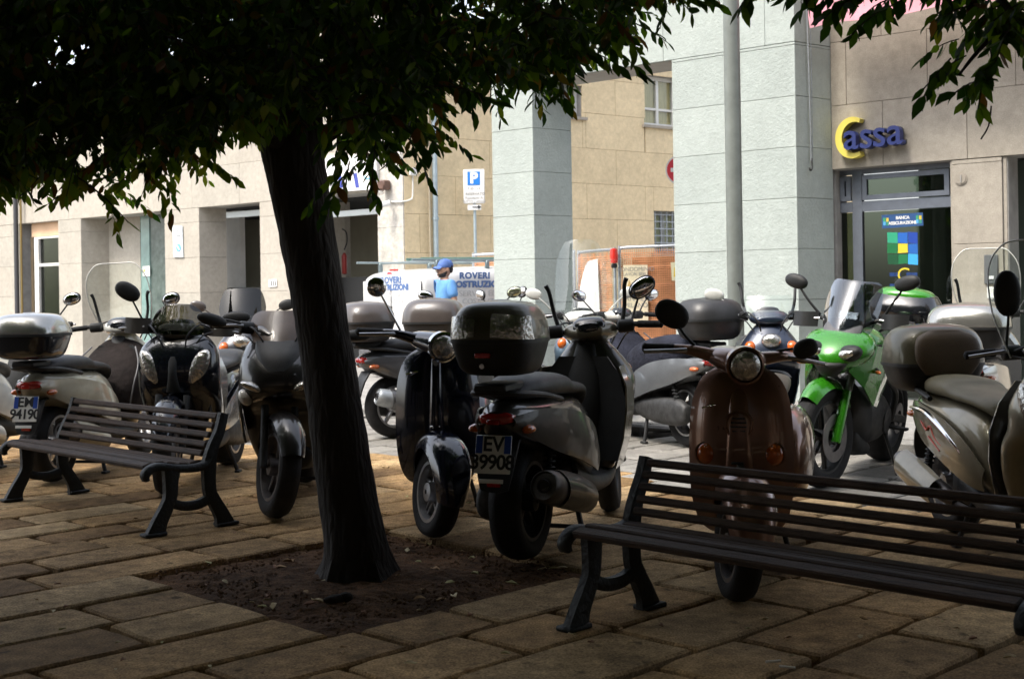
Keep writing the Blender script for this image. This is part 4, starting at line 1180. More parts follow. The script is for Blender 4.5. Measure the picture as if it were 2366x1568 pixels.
def make_bench(lab, foot_px, Lb, pitch=.0475):
    f = gp(*foot_px)
    o = f + E2 * (Lb / 2) + E1 * .19
    root = thing('park_bench', lab, 'bench', (o.x, o.y, 0), math.atan2(E2.y, E2.x), 'wooden benches with iron legs')
    for s in (-1, 1):
        x0, x1 = s * (Lb / 2) - .024, s * (Lb / 2) + .024
        m = MB()
        strip(m, [(-.215, .0), (-.195, .06), (-.15, .14), (-.128, .20), (-.125, .335)], [.055, .040, .034, .034, .042], x0, x1)
        strip(m, [(.19, .0), (.17, .06), (.125, .14), (.10, .20), (.10, .33), (.125, .42), (.165, .50), (.192, .388 + pitch * 4.35)], [.055, .040, .034, .034, .036, .030, .026, .024], x0 + .001, x1 - .001)
        strip(m, [(-.14, .165), (-.07, .135), (.0, .128), (.06, .138), (.115, .165)], .024, x0 + .004, x1 - .004)
        strip(m, [(-.262, .285), (-.268, .315), (-.235, .343), (-.18, .348), (-.08, .328), (.02, .322), (.08, .335), (.115, .37)], [.012, .02, .020, .020, .02, .02, .02, .016], x0 - .002, x1 + .002)
        m.box((s * Lb / 2, -.225, .009), (.075, .12, .018), None, .005); m.box((s * Lb / 2, .20, .009), (.075, .12, .018), None, .005)
        m.build('iron_leg', iron, root, 50)
    rb = random.Random(foot_px[0])
    def slat(y, z, w, t, tilt):
        Mx = Matrix.Rotation(tilt, 3, 'X')
        ln = Lb - .052
        b_ = MB().box((0, 0, 0), (ln, w, t), None, .006).build('slat', slat_m, root, 30)
        b_.location = (rb.uniform(-.003, .003), y, z); b_.rotation_euler = (tilt + rb.uniform(-.03, .03), rb.uniform(-.002, .002), 0)
    for (y, z, tl) in ((-.236, .352, .25), (-.168, .360, -.05), (-.100, .350, -.2), (-.032, .341, -.1), (.034, .340, .12)):
        slat(y, z, .052, .026, tl)
    for k_ in range(5):
        z = .388 + k_ * pitch; y = .093 + (z - .388) * .49 - .012
        slat(y, z, pitch * .70, .022, R(90 - 25))
    return root
make_bench('wooden slat bench with black iron legs left of the tree trunk', (40, 1155), 1.72)
bb = make_bench('nearest wooden slat bench, cut by the right edge of the photo', (1342, 1448), 1.66, .0425)
# ================================================================== two-wheelers
def T(*p): return Matrix.Translation(p)
def steer_xf(p, q_, ang):                  # rotation about the steering axis p -> q
    ax = (V(q_) - V(p)).normalized()
    return T(*p) @ Matrix.Rotation(ang, 4, ax) @ T(*(-V(p)))
def wheel(root, nm, c, r, w, xf=I4, spokes=5, rimm=alu, rr=.68, disc=True, twin=False):
    e = empty(nm, parent=root)
    X = xf @ T(*c); h = r * (1 - rr); b_ = r * rr
    prof = [(b_ - .006, -w * .36), (b_ + .006, -w * .42), (r - h * .5, -w * .5), (r - h * .2, -w * .43), (r - h * .03, -w * .2), (r - .002, -w * .17), (r, 0),
            (r - .002, w * .17), (r - h * .03, w * .2), (r - h * .2, w * .43), (r - h * .5, w * .5), (b_ + .006, w * .42), (b_ - .006, w * .36)]
    MB(X).lathe(prof, k=40).build('tyre', rubber, e, 50)
    m = MB(X)
    m.lathe([(b_, -w * .40), (b_ - .016, -w * .40), (b_ - .022, -w * .18), (b_ - .022, w * .18), (b_ - .016, w * .40), (b_, w * .40)], k=40)
    m.lathe([(.012, -w * .5), (.045, -w * .46), (.05, 0), (.045, w * .46), (.012, w * .5)], k=18)
    for i in range(spokes):
        a = 2 * math.pi * (i + .3) / spokes
        M3 = Matrix.Rotation(-a, 3, 'Y')
        L = b_ - .02 - .04
        offs = (-.35, .35) if twin else (0,)
        for of in offs:
            mid = M3 @ V((.04 + L / 2, 0, of * .05))
            m.box(mid, (L + .01, w * .26, .028 if not twin else .016), M3 @ Matrix.Rotation(of * .25, 3, 'Y'), .006)
    m.build('rim', rimm, e, 40)
    if disc:
        MB(X).lathe([(.06, w * .52), (.11, w * .52), (.11, w * .56), (.06, w * .56)], k=30).build('brake_disc', alud, e, 40)
    return e
def fender(root, nm, c, R0, hw, a0, a1, m, xf=I4, drop=.05, t=.006, n=14):
    g_ = []
    for i in range(n + 1):
        a = R(a0 + (a1 - a0) * i / n)
        row = []
        tp = 1 - .25 * abs(2 * i / n - 1) ** 3
        for j in range(9):
            u = -1 + 2 * j / 8
            rr = R0 - drop * abs(u) ** 2.6
            row.append((c[0] + rr * math.cos(a), c[1] + hw * u * tp, c[2] + rr * math.sin(a)))
        g_.append(row)
    return MB(xf).sheet(g_, t).build(nm, m, root, 50)
def screen(root, rows, m, xf=I4, nm='windscreen', t=.004, edge=None, nj=12):
    # rows: (z, x, halfwidth, wrap)
    rows = spline(rows, 4)
    g_ = [[(x - wr * abs(u) ** 2, hw * u, z) for u in (-1 + 2 * j / nj for j in range(nj + 1))] for (z, x, hw, wr) in rows]
    o = MB(xf).sheet(g_, t).build(nm, m, root, 60)
    if edge:
        pts = [r[0] for r in g_] + g_[-1][1:-1] + [r[-1] for r in g_][::-1]
        MB(xf).tube(pts, .004, 5, sub=1).build('edge_trim', edge, o)
    return o
def mirror(root, base, head, rad, m=blackp, xf=I4, back=(-1, 0, 0), rs=.006, tilt=0, bend=None, glassm=mirrorm, facing=-1):
    e = MB(xf)
    mid = bend or tuple((V(base) * .45 + V(head) * .55) + V((.02, 0, .01)))
    e.tube([base, mid, head], [rs * 1.25, rs, rs], 8)
    rot = Matrix.Rotation(tilt, 3, 'X')
    e.ell(head, rad, rot, 18, 10, 2.2)
    o = e.build('mirror', m, root, 50)
    g_ = MB(xf); g_.ell(tuple(V(head) + V((facing * rad[0] * .55, 0, 0))), (rad[0] * .55, rad[1] * .88, rad[2] * .86), rot, 18, 8, 2.2)
    g_.build('mirror_glass', glassm, o, 50)
    return o
def plate_rear(root, M, l1, l2, w=.165, h=.165):
    o = MB(M).box((0, 0, 0), (w, h, .006), None, .002).build('number_plate', platew, root)
    for s in (-1, 1):
        MB(M).box((s * (w / 2 - .017), h * .25, .0035), (.030, h * .46, .002)).build('blue_band', plateb, o)
    text(l1, inkk, o, M @ T(0, h * .25, .0036), .088, .0012, off=.002)
    text(l2, inkk, o, M @ T(0, -h * .22, .0036), .088, .0012, off=.002, space=.92)
    return o
def top_box(root, x, z, w, d, h, basem, lidm, refl=True, backrest=None, reflm=None, facing=1, lidh=.55):
    """x = centre along the bike, z = underside"""
    zb = z + h * (1 - lidh)
    b_ = MB().sec([(z, x - d * .34, x + d * .36, w * .36, 3.2), (z + .03, x - d * .42, x + d * .42, w * .43, 3.4), (zb - .02, x - d * .49, x + d * .49, w * .495, 3.4), (zb, x - d * .5, x + d * .5, w * .5, 3.4)], 'z', 32, 3, .01).build('top_box', basem, root, 45)
    MB().sec([(zb + .003, x - d * .505, x + d * .505, w * .51, 3.4), (zb + .02, x - d * .51, x + d * .51, w * .515, 3.3), (z + h * .72, x - d * .49, x + d * .49, w * .495, 3.1), (z + h * .9, x - d * .41, x + d * .42, w * .42, 2.8), (z + h * .975, x - d * .28, x + d * .3, w * .3, 2.5), (z + h, x - d * .1, x + d * .12, w * .12, 2.2)], 'z', 32, 3, .004).build('lid', lidm, b_, 45)
    MB().sec([(zb - .004, x - d * .512, x + d * .512, w * .517, 3.4), (zb + .012, x - d * .512, x + d * .512, w * .517, 3.4)], 'z', 32, 1, .003).build('seal_band', blackp, b_, 45)
    if refl:
        rm = reflm or clearl
        for s in (-1, 1):
            g_ = []
            for i in range(5):
                v = i / 4; row = []
                for j in range(9):
                    u = j / 8
                    y = s * w * (.10 + (.385 + .02 * (1 - v)) * u)
                    zz = zb + .022 + (h * lidh * .56) * v - .012 * u
                    fx = 1 - .14 * v * v
                    xx = x - d * .516 * fx * (1 - min(1, abs(y) / (w * .515)) ** 3.3) ** (1 / 3.3) - .003
                    row.append((xx, y, zz))
                g_.append(row if s < 0 else row)
            MB().sheet(g_, .004).build('reflector', rm, b_, 50)
        MB().box((x - d * .515, 0, zb - .055), (.012, .07, .022), None, .003).build('badge', redl, b_)
        MB(T(x - d * .515, 0, zb - .10)).lathe([(0, -.01), (.011, -.01), (.011, .01), (0, .01)], axis='x', k=12, closed=False).build('lock', chrome, b_)
    if backrest:
        MB().sec([(zb - h * .12, x + d * .42, x + d * .56, w * .26, 3), (zb + h * .1, x + d * .42, x + d * .57, w * .36, 3), (z + h * .78, x + d * .36, x + d * .53, w * .34, 3), (z + h * .9, x + d * .28, x + d * .46, w * .2, 3)], 'z', 24, 3, .01).build('backrest', backrest, b_, 50)
    return b_
def place(root, anchor, ax, heading, lean=0.0, sc_=1.0):
    h = V((heading[0], heading[1], 0)).normalized()
    a = V((anchor[0], anchor[1], 0))
    o = a - h * (ax * sc_)
    root.location = (o.x, o.y, anchor[2] if len(anchor) > 2 else 0)
    root.rotation_euler = (lean, 0, math.atan2(h.y, h.x)); root.rotation_mode = 'XYZ'
    root.scale = (sc_,) * 3
champ = paint('champagne_paint', (.24, .21, .14), .5, .40)
def scooter(label, anchor, end, heading, main=None, side=None, under=blackp, seatm=vinyl, box=None, scr=None, mirrors=(), apron=None, plate=None,
            nose='plain', st=0.0, rf=.285, rr=.265, wf=.115, wr=.135, rimm=alu, lean=0.0, scale=1.0, guards=False, exm=None, stalks=False, fend=None,
            seat_cover=None, headset=None, group='scooters parked in two rows on the piazza', spokes=5, legm=None, exl=1.0, twin=False, exs=1.0, shm=None, name='parked_scooter'):
    main = main or glossk; side = side or main; fend = fend or main; headset = headset or main; legm = legm or under
    root = thing(name, label, 'scooter', group=group)
    XR, XF = -.67, .67
    place(root, anchor, XR if end == 'r' else XF, heading, lean, scale)
    sx = steer_xf((.43, 0, .98), (.66, 0, .30), -st)
    wheel(root, 'rear_wheel', (XR, 0, rr), rr, wr, spokes=spokes, rimm=rimm, disc=False, twin=twin)
    wheel(root, 'front_wheel', (XF, 0, rf), rf, wf, sx, spokes=spokes, rimm=rimm, twin=twin)
    # engine and transmission, shocks, silencer
    m = MB(); m.sec([(-.80, .20, .34, .045, 2.6, .125), (-.70, .17, .38, .055, 2.6, .125), (-.45, .17, .38, .06, 2.8, .12), (-.20, .20, .36, .06, 2.8, .11), (-.08, .24, .34, .05, 2.6, .10)], 'x', 18, 3)
    m.sec([(-.42, .20, .40, .12, 3), (-.25, .18, .44, .13, 3), (-.05, .22, .42, .11, 3)], 'x', 18, 2)
    m.build('engine', engine, root)
    for s in (-1, 1):
        m = MB(); m.tube([(-.70, s * .125, .30), (-.60, s * .135, .60)], .013, 8, sub=1)
        for i in range(9):
            t_ = i / 8
            m.lathe([(.022, -.006), (.031, 0), (.022, .006)], (-.685 + .075 * t_, s * .13, .37 + .20 * t_), 'z', 12)
        m.build('rear_shock', blackp, root)
    em = exm or alud
    m = MB(); m.tube([(-.02, -.08, .24), (-.15, -.12, .19), (-.32, -.16, .21)], .02, 8)
    m.tube([(-.30, -.165, .22), (-.36, -.175, .245), (-.50, -.185, .28), (-.86 * exl, -.195, .36), (-.91 * exl, -.195, .372)], [q_ * exs for q_ in (.03, .068, .078, .075, .056)], 18)
    ex = m.build('exhaust', em, root)
    m = MB(); g_ = [[(x, -.19 - .090 * math.cos(R(a)) * k_, z + .088 * math.sin(R(a)) * k_) for a in range(-70, 81, 15)] for x, z, k_ in ((-.38, .25, .9), (-.5, .28, 1), (-.66, .315, 1), (-.80 * exl, .345, .95))]
    m.sheet(g_, .004).build('heat_shield', side, ex, 50)
    MB(T(-.913 * exl, -.195, .373)).lathe([(.0, -.0), (.022, 0), (.026, -.012), (.03, -.012), (.03, .01), (0, .012)], axis='x', k=14, closed=False).build('exhaust_tip', inkk, ex)
    # body
    MB().sec([(-.30, .24, .42, .15, 3), (-.05, .20, .32, .165, 3.5), (.20, .20, .30, .165, 3.5), (.34, .22, .36, .15, 3)], 'x', 20, 3).build('floorboard', under, root)
    MB().sec([(-.98, .63, .70, .05, 2.2), (-.90, .56, .735, .10, 2.4), (-.72, .50, .735, .145, 2.6), (-.45, .44, .735, .172, 2.8), (-.22, .36, .72, .172, 2.8), (-.06, .28, .64, .15, 2.8), (.02, .26, .50, .13, 2.8)], 'x', 24, 4, .015).build('rear_body', main, root, 45)
    for s in (-1, 1):
        g_ = []
        for (x, z0, z1, y) in spline([(-.97, .630, .665, .075), (-.85, .565, .690, .128), (-.65, .49, .685, .168), (-.42, .43, .65, .190), (-.22, .37, .585, .190), (-.08, .33, .50, .172), (-.0, .32, .42, .150)], 4):
            g_.append([(x, s * (y + .010 * math.sin(math.pi * v)), z0 + (z1 - z0) * v) for v in (0, .2, .4, .6, .8, 1)])
        MB().sheet(g_ if s > 0 else [r[::-1] for r in g_], .008).build('side_panel', side, root, 50)
    MB().sec([(-.86, .735, .80, .08, 2.4), (-.70, .725, .84, .135, 2.6), (-.45, .725, .835, .160, 2.8), (-.36, .72, .80, .160, 2.8), (-.18, .71, .775, .150, 2.8), (-.04, .67, .745, .115, 2.5), (.01, .63, .69, .08, 2.3)], 'x', 24, 4, .02).build('seat', seatm, root, 50)
    m = MB(); m.tube([(-.58, .165, .72), (-.78, .15, .755), (-.98, .10, .775), (-1.02, 0, .78), (-.98, -.10, .775), (-.78, -.15, .755), (-.58, -.165, .72)], .014, 8)
    if box: m.box((-.93, 0, .80), (.24, .15, .04), None, .01)
    m.build('grab_rail', blackp, root)
    # tail lamp, indicators, mudguard with plate
    MB().ell((-.955, 0, .665), (.05, .085, .030), None, 16, 8, 2.6).build('tail_light', redl, root)
    for s in (-1, 1): MB().ell((-.90, s * .125, .615), (.05, .03, .02), None, 12, 8).build('indicator', orangel, root)
    g_ = [[(x, y_ * w_, z - .012 * (1 - abs(y_) ** 2)) for y_ in (-1, -.6, -.2, .2, .6, 1)] for x, z, w_ in ((-.84, .57, .085), (-.92, .56, .09), (-.965, .49, .088), (-.99, .42, .08), (-1.0, .36, .065))]
    mg = MB().sheet(g_, .012).build('rear_mudguard', blackp, root, 50)
    MB().box((-1.012, 0, .385), (.012, .06, .022), Matrix.Rotation(R(-14), 3, 'Y'), .003).build('rear_reflector', redl, mg)
    if plate:
        n_ = V((-.93, 0, .37)).normalized()
        M = basis((-1.012, 0, .515), (0, -1, 0), V((.22, 0, .95)))
        plate_rear(root, M, *plate)
        MB(M).box((0, .135, .02), (.06, .022, .02), None, .003).build('plate_lamp', redl, root)
        MB(M).box((0, -.115, .004), (.11, .018, .004), None, .001).build('dealer_strip', platew, root)
    # legshield and nose
    nz = {'plain': [(.27, .22, .33, .14, 2.8), (.42, .23, .36, .20, 3), (.57, .25, .42, .225, 3), (.66, .27, .575, .225, 2.6), (.77, .29, .575, .225, 2.4), (.87, .30, .53, .165, 2.2), (.96, .33, .46, .085, 2.1)],
          'leaf': [(.27, .22, .33, .17, 2.8), (.40, .23, .39, .23, 2.8), (.52, .25, .465, .255, 2.5), (.62, .27, .54, .262, 2.3), (.76, .29, .565, .262, 2.2), (.88, .30, .54, .25, 2.1), (.955, .31, .49, .19, 2.1), (.985, .32, .45, .12, 2)],
          'maxi': [(.25, .18, .31, .16, 2.8), (.40, .20, .36, .215, 3), (.56, .22, .42, .24, 3), (.655, .25, .66, .235, 2.2), (.75, .27, .70, .235, 2.0), (.86, .29, .64, .225, 2.0), (.95, .30, .53, .19, 2.0), (1.0, .31, .45, .13, 2)]}[{'slit': 'maxi', 'leaf': 'leaf'}.get(nose, 'plain')]
    MB().sec(nz, 'z', 28, 4, .012).build('front_fairing', main, root, 45)
    g_ = [[(x0 - .02 * abs(u) ** 2, hw * u, z) for u in (-1, -.7, -.35, 0, .35, .7, 1)] for z, x0, hw in ((.34, .215, .20), (.5, .225, .235), (.64, .25, .24), (.77, .275, .205), (.87, .29, .13))]
    MB().sheet(g_, .012).build('leg_shield', legm, root, 50)
    MB().sec([(.40, .19, .30, .085, 2.6), (.60, .20, .32, .10, 2.6), (.78, .25, .36, .09, 2.5), (.93, .30, .40, .055, 2.3)], 'z', 18, 3, .01).build('glove_box', under, root, 45)
    if side is not main and nose != 'slit':
        for s in (-1, 1):
            g_ = [[(.20 + .24 * v, s * (hw + .012 - .03 * v), z) for v in (0, .25, .5, .75, 1)] for z, hw in ((.30, .17), (.45, .215), (.60, .235), (.72, .235), (.82, .195))]
            MB().sheet(g_, .008).build('shield_panel', shm or side, root, 50)
    if nose == 'leaf':
        for s in (-1, 1):
            MB().ell((.515, s * .135, .755), (.045, .066, .150), Matrix.Rotation(s * R(-32), 3, 'X') @ Matrix.Rotation(s * 0, 3, 'Z'), 20, 12, 1.8).build('headlight', clearl, root, 50)
        MB().sec([(.62, .48, .56, .055, 2.4), (.75, .5, .585, .03, 2.4), (.88, .44, .535, .06, 2.4)], 'z', 16, 3, .006).build('nose_grille', blackp, root)
    elif nose == 'slit':
        for s in (-1, 1):
            MB().ell((.655, s * .125, .715), (.045, .085, .026), Matrix.Rotation(s * R(22), 3, 'X') @ Matrix.Rotation(s * R(-28), 3, 'Z'), 18, 10, 1.8).build('headlight', clearl, root, 50)
            MB().ell((.600, s * .185, .655), (.04, .035, .05), Matrix.Rotation(s * R(-30), 3, 'X'), 16, 8).build('indicator', whitel, root, 50)
            g_ = [[(.30 + .26 * v, s * (hw + .010 - .045 * v * v), z - .05 * v) for v in (0, .25, .5, .75, 1)] for z, hw in ((.45, .22), (.55, .238), (.65, .245), (.80, .235), (.93, .20))]
            MB().sheet(g_, .01).build('side_wing', side, root, 50)
        MB().sec([(.80, .50, .685, .10, 2.2), (.88, .45, .65, .13, 2.2), (.96, .42, .56, .14, 2.2)], 'z', 18, 3, .006).build('dash_cowl', blackp, root)
    elif nose == 'wing':                   # tall slanted lamps on the edges of the shield
        for s in (-1, 1):
            MB().ell((.50, s * .165, .74), (.075, .05, .145), Matrix.Rotation(s * R(-12), 3, 'X') @ Matrix.Rotation(R(-18), 3, 'Y'), 20, 14, 1.9).build('headlight', clearl, root, 50)
            MB().ell((.525, s * .165, .735), (.06, .022, .028), None, 12, 8).build('indicator', orangel, root)
    else:
        for s in (-1, 1): MB().ell((.525, s * .15, .78), (.05, .045, .05), None, 14, 8).build('indicator', orangel, root)
        MB().ell((.555, 0, .83), (.05, .075, .055), None, 16, 10).build('headlight', clearl, root)
    # fork and mudguard
    m = MB(sx)
    for s in (-1, 1): m.tube([(.675, s * .085, .27), (.56, s * .085, .60)], .022, 10, sub=1)
    m.build('fork', blackp, root)
    fender(root, 'front_mudguard', (XF, 0, rf), rf + .032, .078, 20, 165, fend, sx)
    # handlebar
    MB(sx).sec([(.27, .965, 1.035, .075, 2.5), (.34, .95, 1.055, .13, 2.6), (.42, .94, 1.045, .145, 2.5), (.49, .95, 1.01, .10, 2.3)], 'x', 20, 4, .015).build('headset', headset, root, 45)
    MB(sx).sec([(.262, .985, 1.045, .06, 2.6), (.285, .975, 1.068, .085, 2.6), (.33, 1.01, 1.078, .085, 2.6)], 'x', 16, 3, .008).build('instrument_panel', glossk, root, 45)
    for s in (-1, 1):
        MB(sx).tube([(.39, s * .12, 1.0), (.35, s * .24, 1.015), (.31, s * .36, 1.005)], .014, 8).build('handlebar', blackp, root)
        m = MB(sx); m.tube([(.345, s * .255, 1.014), (.308, s * .37, 1.004)], .019, 12, sub=1); m.ell((.306, s * .374, 1.003), (.02, .013, .02)); m.build('grip', rubber, root)
        MB(sx).sec([(s * .19 - .035, .33, .40, .975, 1.045, 2.8), (s * .19 + .035, .32, .39, .975, 1.045, 2.8)], 'y', 14, 1, .008).build('switch_block', blackp, root)
        MB(sx).tube([(.40, s * .22, 1.02), (.405, s * .28, 1.015), (.365, s * .385, 1.0)], [.009, .008, .008], 8).build('brake_lever', alu, root)
        if guards:
            g_ = [[(.43 - .05 * abs(u - .2) ** 1.5 - .02 * v, s * (.245 + .10 * u), .975 + .10 * v) for u in (-.6, -.3, 0, .3, .6, 1)] for v in (0, .33, .66, 1)]
            MB(sx).sheet(g_ if s < 0 else [r[::-1] for r in g_], .012).build('hand_guard', legm, root, 50)
        if stalks:
            MB(sx).tube([(.40, s * .17, 1.03), (.405, s * .19, 1.12), (.37, s * .20, 1.22), (.36, s * .215, 1.26)], [.012, .011, .011, .013], 8).build('screen_bracket', blackp, root)
    m = MB()
    for s in (-1, 1):
        m.tube([(.41, s * .20, 1.015), (.50, s * .16, 1.04), (.55, s * .10, .98), (.52, s * .07, .90)], .0055, 6); m.tube([(.40, s * .21, .99), (.47, s * .17, .97), (.50, s * .12, .90)], .005, 6)
    m.build('cables', inkk, root)['kind'] = 'stuff'
    for mm in mirrors:
        s = mm['s']
        mirror(root, (.38, s * .22, 1.03), (mm.get('x', .40), s * mm.get('y', .33), mm.get('z', 1.21)), mm.get('rad', (.022, .072, .048)), mm.get('m', blackp), sx, tilt=mm.get('tilt', s * .25), glassm=mm.get('g', mirrorm))
    if scr:
        screen(root, scr['rows'], scr['m'], sx if scr.get('steer', True) else I4, edge=scr.get('edge'), t=scr.get('t', .004))
    if apron:
        MB().sec([(.40, .04, .44, .22, 3), (.55, .03, .44, .25, 3), (.68, .08, .46, .25, 2.6), (.80, .19, .47, .215, 2.4), (.88, .28, .48, .15, 2.3), (.93, .32, .46, .08, 2.2)], 'z', 28, 4, .02).build('leg_apron', apron, root, 60)
        m = MB(); m.tube([(.02, .24, .45), (.03, .27, .6), (.12, .245, .74), (.24, .17, .86)], .006, 6); m.tube([(.03, -.22, .45), (.03, -.25, .6), (.12, -.245, .74), (.24, -.17, .86)], .006, 6); m.build('piping', greyp, root)
    if seat_cover:
        MB().sec([(-.90, .70, .815, .10, 2.4), (-.70, .62, .86, .165, 2.6), (-.45, .55, .865, .20, 2.6), (-.18, .48, .82, .205, 2.6), (.0, .42, .76, .17, 2.4)], 'x', 24, 4, .03).build('seat_cover', seat_cover, root, 60)
    if box:
        top_box(root, box.get('x', -.95), box.get('z', .825), box.get('w', .42), box.get('d', .40), box.get('h', .31), box.get('base', blackp), box.get('lid', blackp), box.get('refl', True), box.get('backrest'), box.get('reflm'), lidh=box.get('lidh', .55))
    # stand
    m = MB()
    for s in (-1, 1): m.tube([(-.22, s * .10, .24), (-.26, s * .15, .08), (-.27, s * .17, .014)], .014, 8); m.box((-.275, s * .175, .010), (.07, .035, .018), None, .004)
    m.tube([(-.26, -.15, .08), (-.26, .15, .08)], .011, 8)
    m.build('centre_stand', blackp, root)
    return root
def vespa(label, anchor, heading, body, st=0.0, ind='long', mirm=chrome, mir='round', rimm=alud, seatm=vinyl, group='round-shielded scooters facing the camera', headm=None, lean=0.0, scale=1.0, mirs=(1, -1), box=None):
    root = thing('parked_scooter', label, 'scooter', group=group)
    XR, XF = -.64, .64
    place(root, anchor, XF, heading, lean, scale)
    sx = steer_xf((.44, 0, .90), (.60, 0, .30), -st)
    rw_, rf_ = .215, .215
    wheel(root, 'rear_wheel', (XR, 0, rw_), rw_, .115, rimm=rimm, rr=.64, disc=False)
    wheel(root, 'front_wheel', (XF, 0, rf_), rf_, .108, sx, spokes=5, rimm=rimm, rr=.68, twin=True)
    # shield
    g_ = []
    rows = spline([(.235, .40, .115, .03), (.27, .425, .16, .05), (.36, .455, .187, .07), (.50, .470, .195, .08), (.65, .465, .192, .08), (.76, .450, .178, .075), (.83, .435, .148, .06), (.865, .425, .105, .04), (.878, .42, .06, .02)], 4)
    for (z, x, hw, c_) in rows:
        g_.append([(x - c_ * abs(u) ** 2.6, hw * u, z) for u in (-1 + 2 * j / 18 for j in range(19))])
    sh = MB().sheet(g_, .022).build('leg_shield', body, root, 50)
    pts = [r[0] for r in g_] + g_[-1][1:-1:2] + [r[-1] for r in g_][::-1]
    MB().tube([(p[0] - .010, p[1], p[2]) for p in pts], .0095, 8, sub=1).build('shield_trim', chrome if ind == 'long' else body, sh)
    kh = 1.0 if ind == 'long' else 1.5; dh = 0 if ind == 'long' else -.018
    MB().sec([(.37, .44, .500 + dh, .030 * kh, 2.3), (.45, .44, .520 + dh, .042 * kh, 2.3), (.60, .44, .522 + dh, .036 * kh, 2.2), (.75, .43, .500 + dh, .030 * kh, 2.2), (.84, .42, .468 + dh, .026 * kh, 2.2)], 'z', 18, 4, .01).build('horn_cover', body, root, 50)
    for i in range(3):
        MB().box((.520 - .002 * i, -.005, .455 + .030 * i), (.012, .062 - .006 * i, .010), None, .003).build('grille_bar', chrome if ind == 'long' else inkk, root)
    if ind == 'round':
        MB(T(.488, .0, .665)).lathe([(.0, .0), (.045, 0), (.052, .006), (.058, .004), (.06, -.01)], axis='x', k=26, closed=False).build('horn_grille', body, root)
        for i in range(4): MB().box((.497, 0, .64 + i * .017), (.006, .07 - abs(i - 1.5) * .012, .006), None, .002).build('grille_bar', inkk, root)
    for s in (-1, 1):
        if ind == 'long':
            i_ = MB().ell((.413, s * .148, .60), (.022, .020, .078), Matrix.Rotation(s * R(4), 3, 'X'), 16, 12, 2.8).build('indicator', whitel, root, 50)
            MB().ell((.420, s * .148, .545), (.02, .015, .02), None).build('reflex', orangel, i_)
        else:
            i_ = MB().ell((.452, s * .132, .545), (.035, .042, .046), None, 18, 12).build('indicator', orangel, root, 50)
            MB(T(.448, s * .132, .545)).lathe([(.044, -.02), (.05, -.02), (.05, .012), (.044, .014)], axis='x', k=24).build('indicator_ring', body, i_)
    if ind == 'long':
        t_ = text('Vespa', chrome, root, basis((.462, -.118, .765), (0, 1, 0), (-.05, .25, 1)), .045, .002, shear=.3) if False else None
        MB().tube([(.452, -.15, .768), (.458, -.12, .776), (.460, -.09, .782)], .0035, 5).build('script_badge', chrome, root)
        MB().plate([(.476, 0, .80), (.476, -.022, .835), (.476, .022, .835)], (1, 0, 0), .004).build('badge', steel, root, 0)
    else:
        MB().tube([(.452, -.15, .728), (.458, -.12, .736), (.460, -.09, .742)], .0035, 5).build('script_badge', chrome, root)
    # floor and body
    MB().sec([(-.30, .22, .34, .15, 3), (-.10, .20, .27, .165, 4), (.20, .20, .265, .165, 4), (.38, .22, .30, .14, 3.5), (.42, .25, .42, .09, 2.5)], 'x', 20, 4).build('floorboard', body, root)
    MB().sec([(-.98, .42, .58, .05, 2.3), (-.90, .34, .68, .12, 2.4), (-.70, .28, .725, .155, 2.6), (-.42, .25, .72, .155, 2.7), (-.20, .24, .68, .14, 2.8), (-.10, .22, .55, .12, 2.6)], 'x', 24, 4, .02).build('rear_body', body, root, 45)
    for s in (-1, 1):
        MB().ell((-.56, s * .155, .44), (.37, .105, .205), Matrix.Rotation(R(5), 3, 'Y'), 26, 14, 2.3).build('side_cowl', body, root, 50)
        MB().ell((-.86, s * .10, .52), (.03, .03, .025)).build('rear_indicator', orangel, root)
    MB().sec([(-.86, .72, .765, .10, 2.5), (-.70, .715, .80, .145, 2.7), (-.45, .71, .80, .155, 2.8), (-.28, .70, .775, .15, 2.8), (-.12, .66, .735, .11, 2.5)], 'x', 22, 4, .02).build('seat', seatm, root, 50)
    MB().ell((-.97, 0, .56), (.035, .05, .04)).build('tail_light', redl, root)
    MB().tube([(-.20, -.10, .22), (-.35, -.14, .17), (-.5, -.16, .19), (-.85, -.17, .25)], [.02, .05, .06, .055], 14).build('exhaust', alud, root)
    m = MB(); m.tube([(-.80, .14, .76), (-.95, .10, .78), (-.99, 0, .785), (-.95, -.10, .78), (-.80, -.14, .76)], .010, 8); m.build('rear_rack', chrome if ind == 'long' else blackp, root)
    # fork arm and mudguard
    m = MB(sx); m.tube([(.64, .085, rf_), (.575, .085, .32), (.50, .03, .48), (.46, 0, .62)], .022, 10); m.build('fork', alud, root)
    g_ = []
    for i in range(17):
        a = R(-6 + 168 * i / 16)
        tp = (math.sin(math.pi * (.10 + .84 * i / 16))) ** .5
        row = []
        for j in range(11):
            u = -1 + .2 * j
            rr = .262 + .028 * math.sin(math.pi * i / 16) - .085 * abs(u) ** 2.4
            row.append((XF + rr * math.cos(a), .098 * tp * math.sin(u * 1.5) / math.sin(1.5), rf_ + rr * math.sin(a)))
        g_.append(row)
    MB(sx).sheet(g_, .006).build('front_mudguard', body, root, 50)
    # headset
    MB(sx).sec([(.30, .90, .965, .09, 2.4), (.36, .885, .975, .125, 2.3), (.43, .865, .975, .115, 2.2), (.50, .85, .968, .088, 2.1), (.53, .85, .955, .075, 2)], 'x', 22, 4, .012).build('headset', headm or body, root, 45)
    h_ = MB(sx @ T(.535, 0, .905) @ Matrix.Rotation(R(6), 4, 'Y')).lathe([(0, .035), (.03, .033), (.055, .022), (.066, .0), (.066, -.02), (0, -.02)], axis='x', k=28, closed=False).build('headlight', clearl, root, 50)
